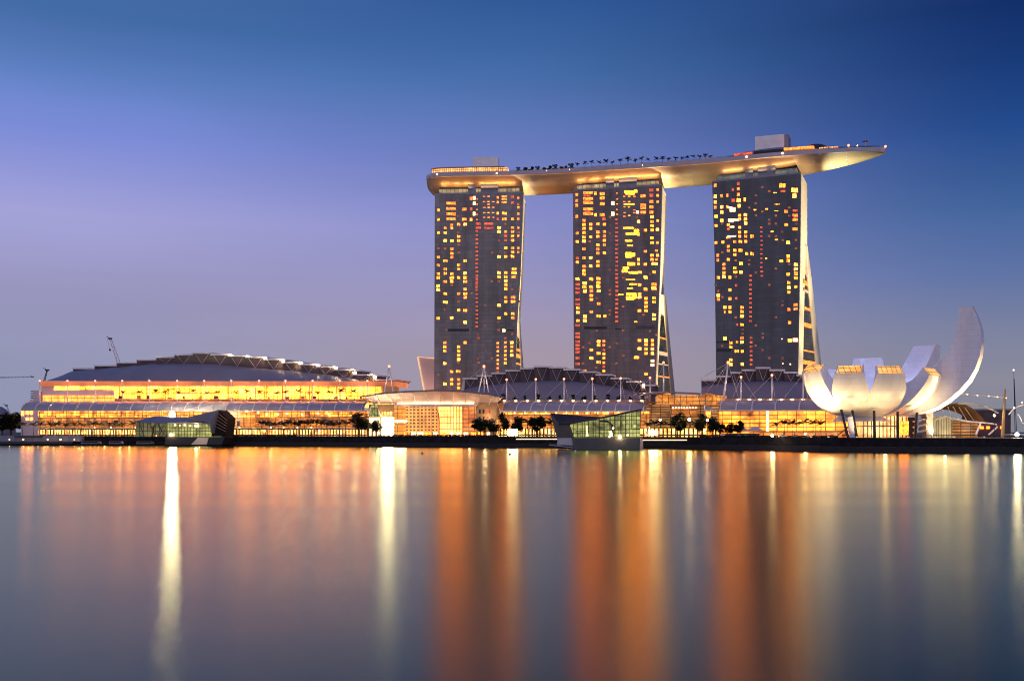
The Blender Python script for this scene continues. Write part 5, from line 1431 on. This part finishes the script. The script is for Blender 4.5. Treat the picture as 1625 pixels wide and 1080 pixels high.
# kiosks and canopies before the right arcade
kx = thing('kiosk', at_ground(1160, 6), 'long dark box kiosk on the quay left of the low bright lamp', 'kiosk')
yk = lambda px: interp(SHORE, px) + 5
fbox(yk, 1143, 1200, 687.5, 696, 0, 4, 'body', M['steel_dark'], kx, True)
fbox(yk, 1143, 1151, 688, 694, -.2, .3, 'lit_end', E['soffit'], kx)
for x in (1170, 1181): fbox(yk, x, x + 6, 689, 694, -.15, .2, 'panel', M['grey_metal'], kx)
mq = thing('marquee', at_ground(1200, 14), 'pale pointed marquee roofs before the right arcade', 'marquee')
ymq = lambda px: interp(SHORE, px) + 14
for x in (1176, 1199):
    mb = MB(); a, b, c = W(x - 13, 683, ymq(x)), W(x + 13, 683, ymq(x)), W(x, 675.5, ymq(x) + 4)
    d_ = W(x + 13, 683, ymq(x)) + Vector((0, 8, 0)); e_ = W(x - 13, 683, ymq(x)) + Vector((0, 8, 0))
    mb.face(a, b, c); mb.face(b, d_, c); mb.face(d_, e_, c); mb.face(e_, a, c); mb.build('tent_roof', M['pink'], mq)
    for p in (a, b, d_, e_):
        l = MB(); l.tube([Vector((p.x, p.y, GZ)), p], .1, 5); l.build('tent_pole', M['white'], mq)
fbox(ymq, 1190, 1330, 684, 692, 6, 3, 'glowing_counter', E['orange_wall'], mq, True, 2)
# parked cars under the palms
def car(px, Y, label, m_body):
    p = W(px, 690, Y); p.z = GZ
    t = thing('parked_car', p, label, 'car', 'cars parked under the six palms')
    def sec(x, z, hw): return [p + Vector((x, -hw, z)), p + Vector((x, hw, z))]
    body = MB(); prof_ = [(-2.2, .35), (-2.25, .8), (-1.5, .95), (-.9, 1.45), (.6, 1.45), (1.25, .98), (2.15, .82), (2.25, .4)]
    body.prism([p + Vector((x, -.85, z)) for x, z in prof_], (0, 1.7, 0)); body.build('body', m_body, t)
    gl = MB(); gl.prism([p + Vector((x, -.88, z)) for x, z in [(-1.3, .97), (-.85, 1.36), (.55, 1.36), (1.05, .97)]], (0, .04, 0)); gl.build('side_window', M['steel_dark'], t)
    for x in (-1.35, 1.4):
        for y in (-.8, .8):
            wv = MB(); wv.tube([p + Vector((x, y - .1, .33)), p + Vector((x, y + .1, .33))], .33, 10); wv.build('wheel', M['black'], t)
car(1242, 536, 'pale parked car right of the low bright lamp', M['white'])
car(1263, 532, 'bluish parked car beneath the third palm of the six', M['shell'])
car(1292, 528, 'cream parked car beneath the fifth palm of the six', M['cream'])
car(1320, 524, 'grey parked car left of the slanted museum columns', M['grey_metal'])

# ------------------------------------------------------------------ event pavilion and things right of the museum
ev = thing('shell_pavilion', W(1530, 690, 545), 'ochre shell-roofed pavilion with white striped wall, right of the lotus building', 'pavilion')
rows = []
for j in range(7):
    f = j / 6; r = []
    for i in range(15):
        a = i / 14; px = 1490 + (1565 - 1490) * a
        yy = 672 - 33 * math.sin(math.pi * (.18 + .82 * a)) ** .8 * (1 - .35 * f) - 2 * f
        r.append(W(px, min(yy, 688), 552) + Vector((0, f * 18, 0)))
    rows.append(r)
mb = MB(); mb.grid(rows); mb.build('shell_roof', M['ochre'], ev, True)
for j in range(5):
    mb = MB(); mb.tube([W(1495 + j * 9, 644 + j * .6, 551.5), W(1500 + j * 12, 667 + j, 551.0)], .2, 4); mb.build('roof_batten', M['cream'], ev)
fbox(lambda p: 548, 1474, 1511, 660, 692, 0, 10, 'striped_wall', litglass('striped_wall', (.85, .62, .28), (.45, .32, .14), (.3, .22, .1), 1.4, 30, .15, .75, nscale=.1), ev, True)  # white lighting of the wall put in as its own glow
mb = MB(); mb.prism([W(1474, 668, 547), W(1501, 659, 547), W(1511, 663, 547), (W(1511, 665, 547)), W(1501, 661.5, 547), W(1474, 670, 547)], (0, 4, 0)); mb.build('wall_coping', M['cream'], ev)
fbox(lambda p: 549, 1511.3, 1552, 667, 692, 0, 10, 'glazed_wall', E['dim_gold'], ev, True)
mb = MB(); mb.tube([W(1512, 664, 546), W(1540, 669, 546), W(1567, 671, 546), W(1581, 673, 546), W(1583, 677, 546), W(1569, 689.5, 546)], .5, 6); mb.build('white_frame', M['white'], ev)
mb = MB(); mb.tube([W(1556, 671, 546), W(1553, 679, 546), W(1548, 690, 546)], .6, 6); mb.build('white_frame_leg', M['white'], ev)
mb = MB(); mb.tube([W(1520, 640, 552), W(1545, 640.5, 552), W(1565, 645, 552), W(1584, 655, 552)], .55, 6); mb.build('roof_arch', M['cream'], ev)
light('POINT', W(1500, 676, 538), 1400, (1, .78, .45), ev, size=.5); light('POINT', W(1565, 680, 538), 900, (1, .75, .5), ev, size=.5)
light('POINT', W(1535, 652, 540), 900, WARM, ev, size=.5)
ml = thing('light_mast', W(1594, 690, 540), 'tall timber-coloured mast holding a string of lamps at the far right', 'mast')
mb = MB(); mb.tube([W(1591, 693, 540), W(1595, 617, 540)], [1.0, .5], 6); mb.build('pole', M['ochre'], ml)
mb = MB(); pts = [(1518, 626), (1535, 625), (1551, 627), (1569, 628), (1583, 629.3), (1597, 631)]
mb.tube([W(x, y, 541) for x, y in pts], .28, 5); mb.build('boom', M['cream'], ml)
for x, y in pts[1:]:
    b = MB(); b.ball(W(x, y + .2, 540), .28, 6, 5); b.build('lamp', E['bulb'], ml)
db = thing('dark_block', W(1580, 690, 575), 'low dark building behind the timber mast at the far right', 'building')
fbox(lambda p: 575, 1545, 1604, 651, 692, 0, 15, 'wall', M['fascia'], db, True)
fbox(lambda p: 574.5, 1545, 1606, 648.5, 650.6, 0, 16, 'roof', M['grey_metal'], db)
for x in (1556, 1566, 1588): fbox(lambda p: 574, x, x + 5, 676, 680, 0, .5, 'window', E['win_a'], db)
br = thing('footbridge', W(1640, 690, 500), 'curved tubular footbridge entering at the right edge', 'bridge')
mb = MB()
for k in range(26):
    a = k * .62
    pass
def helix(ph, r=4.6, n=60):
    return [W(1608 + 1.6 * i, 662 - i * .12 * 0, 505) + Vector((0, r * math.cos(ph + i * .16), r * math.sin(ph + i * .16) + 1.5)) for i in range(n)]
for ph in (0, 3.1):
    mb = MB(); mb.tube(helix(ph), .3, 5); mb.build('helix_tube', M['white'], br)
mb = MB(); mb.prism([W(1602, 690.5, 503), W(1705, 688, 503), W(1705, 684.5, 503), W(1602, 688.5, 503)], (0, 6, 0)); mb.build('bridge_deck', M['grey_metal'], br)
for x, y in ((1609, 640), (1622, 632)):
    b = MB(); b.ball(W(x, y + 6, 499), .35, 8, 6); b.build('bridge_lamp', E['bulb'], br)
cnR = thing('tower_crane', W(1610, 690, 900), 'thin distant crane jib with white lamp at the far right', 'crane')
mb = MB(); mb.tube([W(1611, 690, 900), W(1609, 600, 900)], .35, 4); mb.tube([W(1613.5, 690, 900), W(1609.4, 600, 900)], .25, 4); mb.build('jib', M['steel_dark'], cnR)
b = MB(); b.ball(W(1608.5, 587, 900), .7, 6, 5); b.build('lamp', E['bulb'], cnR); mb = MB(); mb.tube([W(1609, 600, 900), W(1608.5, 587, 900)], .15, 4); mb.build('mast_tip', M['steel_dark'], cnR)

# ------------------------------------------------------------------ cranes behind the left hall
def crane(base, tip, Y, wdt, label, hook=None, m='cable'):
    t = thing('crane', W(base[0], base[1], Y), label, 'crane', 'construction cranes')
    a, b = W(base[0], base[1], Y), W(tip[0], tip[1], Y); ax = (b - a).normalized(); sd = Vector((ax.z, 0, -ax.x)) * wdt
    mb = MB(); n = 12
    mb.tube([a - sd, b - sd * .5], .3, 4); mb.tube([a + sd, b + sd * .5], .3, 4)
    for i in range(n):
        f0, f1 = i / n, (i + 1) / n
        s_ = 1 if i % 2 else -1
        mb.tube([a.lerp(b, f0) + sd * s_ * (1 - .5 * f0), a.lerp(b, f1) - sd * s_ * (1 - .5 * f1)], .18, 4)
    mb.build('jib', M[m], t)
    hd = MB(); hd.box(b, (1.6, .8, .7)); hd.tube([b, b + Vector((-3.5, 0, 2))], .25, 4); hd.build('jib_head', M['steel_dark'], t)
    if hook:
        h = MB(); h.tube([b + Vector((-3.5, 0, 2)), W(hook[0], hook[1], Y)], .10, 4); h.box(W(hook[0], hook[1], Y), (.7, .5, .9)); h.build('hook_line', M['steel_dark'], t)
    return t
crane((197, 600, ), (175, 537), 960, 1.7, 'pale lattice crane jib rising behind the convention hall roof', (174.5, 555))
crane((68, 612), (75, 587), 900, .7, 'short dark crane jib at the left end of the convention hall', None, 'steel_dark')
crane((-20, 599), (52, 597.5), 1500, .9, 'faint horizontal crane jib on the far left skyline')
crane((18, 660), (10, 643), 1200, .8, 'tiny pale crane far behind the black tree', None)
# hazy domed building far left
fd_ = thing('distant_dome', W(3, 690, 1300), 'faint pale domed building in the distance at the left edge', 'building')
mb = MB(); rows = []
for j in range(7):
    th = j / 6 * math.pi / 2; c = W(-4, 690, 1300)
    rows.append([c + Vector((22 * math.cos(th) * math.cos(a * math.pi / 8), 22 * math.cos(th) * math.sin(a * math.pi / 8), 38 * math.sin(th))) for a in range(16)])
mb.grid(rows, True); mb.build('shell', M['shell'], fd_, True)

# ------------------------------------------------------------------ jetty, boats and buoys
jt = thing('jetty', W(60, 702, 755), 'low pale landing stage with lamps at the left end of the shore', 'jetty')
b = MB(); b.prism([W(-30, 704, 752), W(115, 704, 742), W(115, 700, 742), W(-30, 700, 752)], (0, 14, 0)); b.build('pontoon', M['steel_dark'], jt)
b = MB(); b.prism([W(-30, 700, 754), W(130, 700, 744), W(130, 690.6, 744), W(-30, 690.6, 754)], (0, 4, 0)); b.build('sea_wall', M['grey_metal'], jt)
b = MB(); b.prism([W(23, 693.5, 748), W(66, 693.5, 747), W(68, 691.2, 747), W(22, 691.2, 748)], (0, 6, 0)); b.build('shelter_roof', M['steel_dark'], jt)
for x in (24, 37, 51, 65):
    c = MB(); c.tube([W(x, 701, 748), W(x, 693, 748)], .15, 5); c.build('shelter_post', M['steel_dark'], jt)
for x, r in ((15, .55), (37, .7), (75.5, .65), (96, .75), (118, .5)):
    b = MB(); b.ball(W(x, 697, 742), r * .75, 8, 6); b.build('lamp', E['small'], jt)
light('POINT', W(60, 695, 738), 90, WARM, jt, size=.4); light('POINT', W(100, 696, 736), 70, WARM, jt, size=.4)
def boat(px, py, Y, Ln, label, m_h, rz=0):
    p = W(px, py, Y); p.z = 0
    t = thing('moored_boat', p, label, 'boat', 'boats moored by the left quay')
    rows = []
    for i in range(11):
        f = i / 10; x = (f - .5) * Ln; w_ = 2.4 * math.sin(math.pi * min(1, .12 + f * .8)) ** .6 * (1 - .75 * f ** 4); sh = .5 * f ** 2
        rows.append([p + Vector((x, -w_, 1.3 + sh)), p + Vector((x, -w_ * .7, -.3)), p + Vector((x, w_ * .7, -.3)), p + Vector((x, w_, 1.3 + sh))])
    mb = MB(); mb.grid(rows, True); mb.face(*rows[0]); mb.face(*rows[-1]); mb.build('hull', m_h, t)
    c = MB(); c.prism([p + Vector((-Ln * .36, -1.7, 1.4)), p + Vector((Ln * .2, -1.7, 1.4)), p + Vector((Ln * .14, -1.6, 3.2)), p + Vector((-Ln * .34, -1.6, 3.2))], (0, 3.3, 0)); c.build('cabin', M['grey_metal'], t)
    w_ = MB(); w_.prism([p + Vector((-Ln * .32, -1.76, 2.1)), p + Vector((Ln * .14, -1.76, 2.1)), p + Vector((Ln * .12, -1.7, 2.9)), p + Vector((-Ln * .31, -1.7, 2.9))], (0, .04, 0)); w_.build('cabin_window', M['black'], t)
    r_ = MB(); r_.box(p + Vector((-Ln * .1, 0, 3.4)), (Ln * .27, 2.0, .12)); r_.tube([p + Vector((0, 0, 3.4)), p + Vector((0, 0, 5.6))], .08, 4); r_.build('cabin_roof', M['steel_dark'], t)
boat(150, 706.5, 727, 26, 'long dark boat moored right of the landing stage', M['steel_dark'])
boat(188, 706.5, 722, 18, 'smaller dark boat moored left of the left glass pavilion', M['quay'])
boat(235, 706.5, 718, 22, 'black boat moored against the left glass pavilion', M['black'])
for i, (px, py, lab) in enumerate(((670, 720, 'small black buoy afloat below the entrance pavilion'), (809, 721, 'small black buoy afloat below the middle arcade'), (913, 716, 'pale buoy afloat before the dark angular pavilion'), (1228, 717.5, 'pale buoy afloat below the bright low lamp'), (52, 707.5, 'pale buoy afloat below the landing stage'))):
    Y = CH * F / (py - H0); p = Vector(((px - CX) / F * Y, Y, 0)); dk = 'black' in lab
    t = thing('buoy', p, lab, 'buoy', 'buoys on the bay')
    a = MB(); a.ball(p + Vector((0, 0, .2)), .5, 10, 8); a.build('float', M['black'] if dk else M['white'], t)
    a = MB(); a.tube([p + Vector((0, 0, .6)), p + Vector((0, 0, 1.1))], .06, 5); a.ball(p + Vector((0, 0, 1.15)), .12, 6, 5); a.build('topmark', M['steel_dark'], t)

# ------------------------------------------------------------------ strollers on the promenade
def person_mesh(stride, arm):
    me = bpy.data.meshes.new('person'); V = [(0, 0, .95), (0, 0, 1.2), (0, 0, 1.45), (0, 0, 1.58), (0, 0, 1.7), (.1, 0, .9), (.12, stride * .5, .48), (.12, stride * .8, .05), (.12, stride * .8 - .18, .03),
         (-.1, 0, .9), (-.12, -stride * .4, .48), (-.12, -stride * .9, .06), (-.12, -stride * .9 - .18, .03), (.2, 0, 1.42), (.25, arm, 1.14), (.24, arm * 1.6, .88), (-.2, 0, 1.42), (-.25, -arm, 1.14), (-.24, -arm * 1.4, .88)]
    Ed = [(0, 1), (1, 2), (2, 3), (3, 4), (0, 5), (5, 6), (6, 7), (7, 8), (0, 9), (9, 10), (10, 11), (11, 12), (2, 13), (13, 14), (14, 15), (2, 16), (16, 17), (17, 18)]
    rad = [.16, .15, .15, .06, .11, .1, .07, .05, .04, .1, .07, .05, .04, .07, .05, .04, .07, .05, .04]
    me.from_pydata(V, Ed, []); me.update()
    o = bpy.data.objects.new('person', me); COL.objects.link(o)
    o.modifiers.new('skin', 'SKIN')
    for i, sv in enumerate(me.skin_vertices[0].data):
        sv.radius = (rad[i], rad[i]); sv.use_root = (i == 0)
    dg = bpy.context.evaluated_depsgraph_get()
    m2_ = bpy.data.meshes.new_from_object(o.evaluated_get(dg)); m2_.materials.clear(); m2_.materials.append(M['cloth'])
    bpy.data.objects.remove(o)
    return m2_
pms = [person_mesh(.28, .12), person_mesh(.06, .03), person_mesh(-.22, -.1)]
pp = [646, 655, 661, 668, 672, 681, 689, 694, 702, 708, 714, 722, 731, 742]
for i, px in enumerate(pp):
    o = bpy.data.objects.new('person', pms[i % 3]); COL.objects.link(o); o.location = at_ground(px, 3 + (i * 5) % 7); o.rotation_euler = (0, 0, (1.57, -1.5, 0.4, 2.8)[i % 4])
    tag(o, f'{ordinal(i)} dark strolling figure from the left before the bright entrance pavilion', 'person', 'people on the promenade')
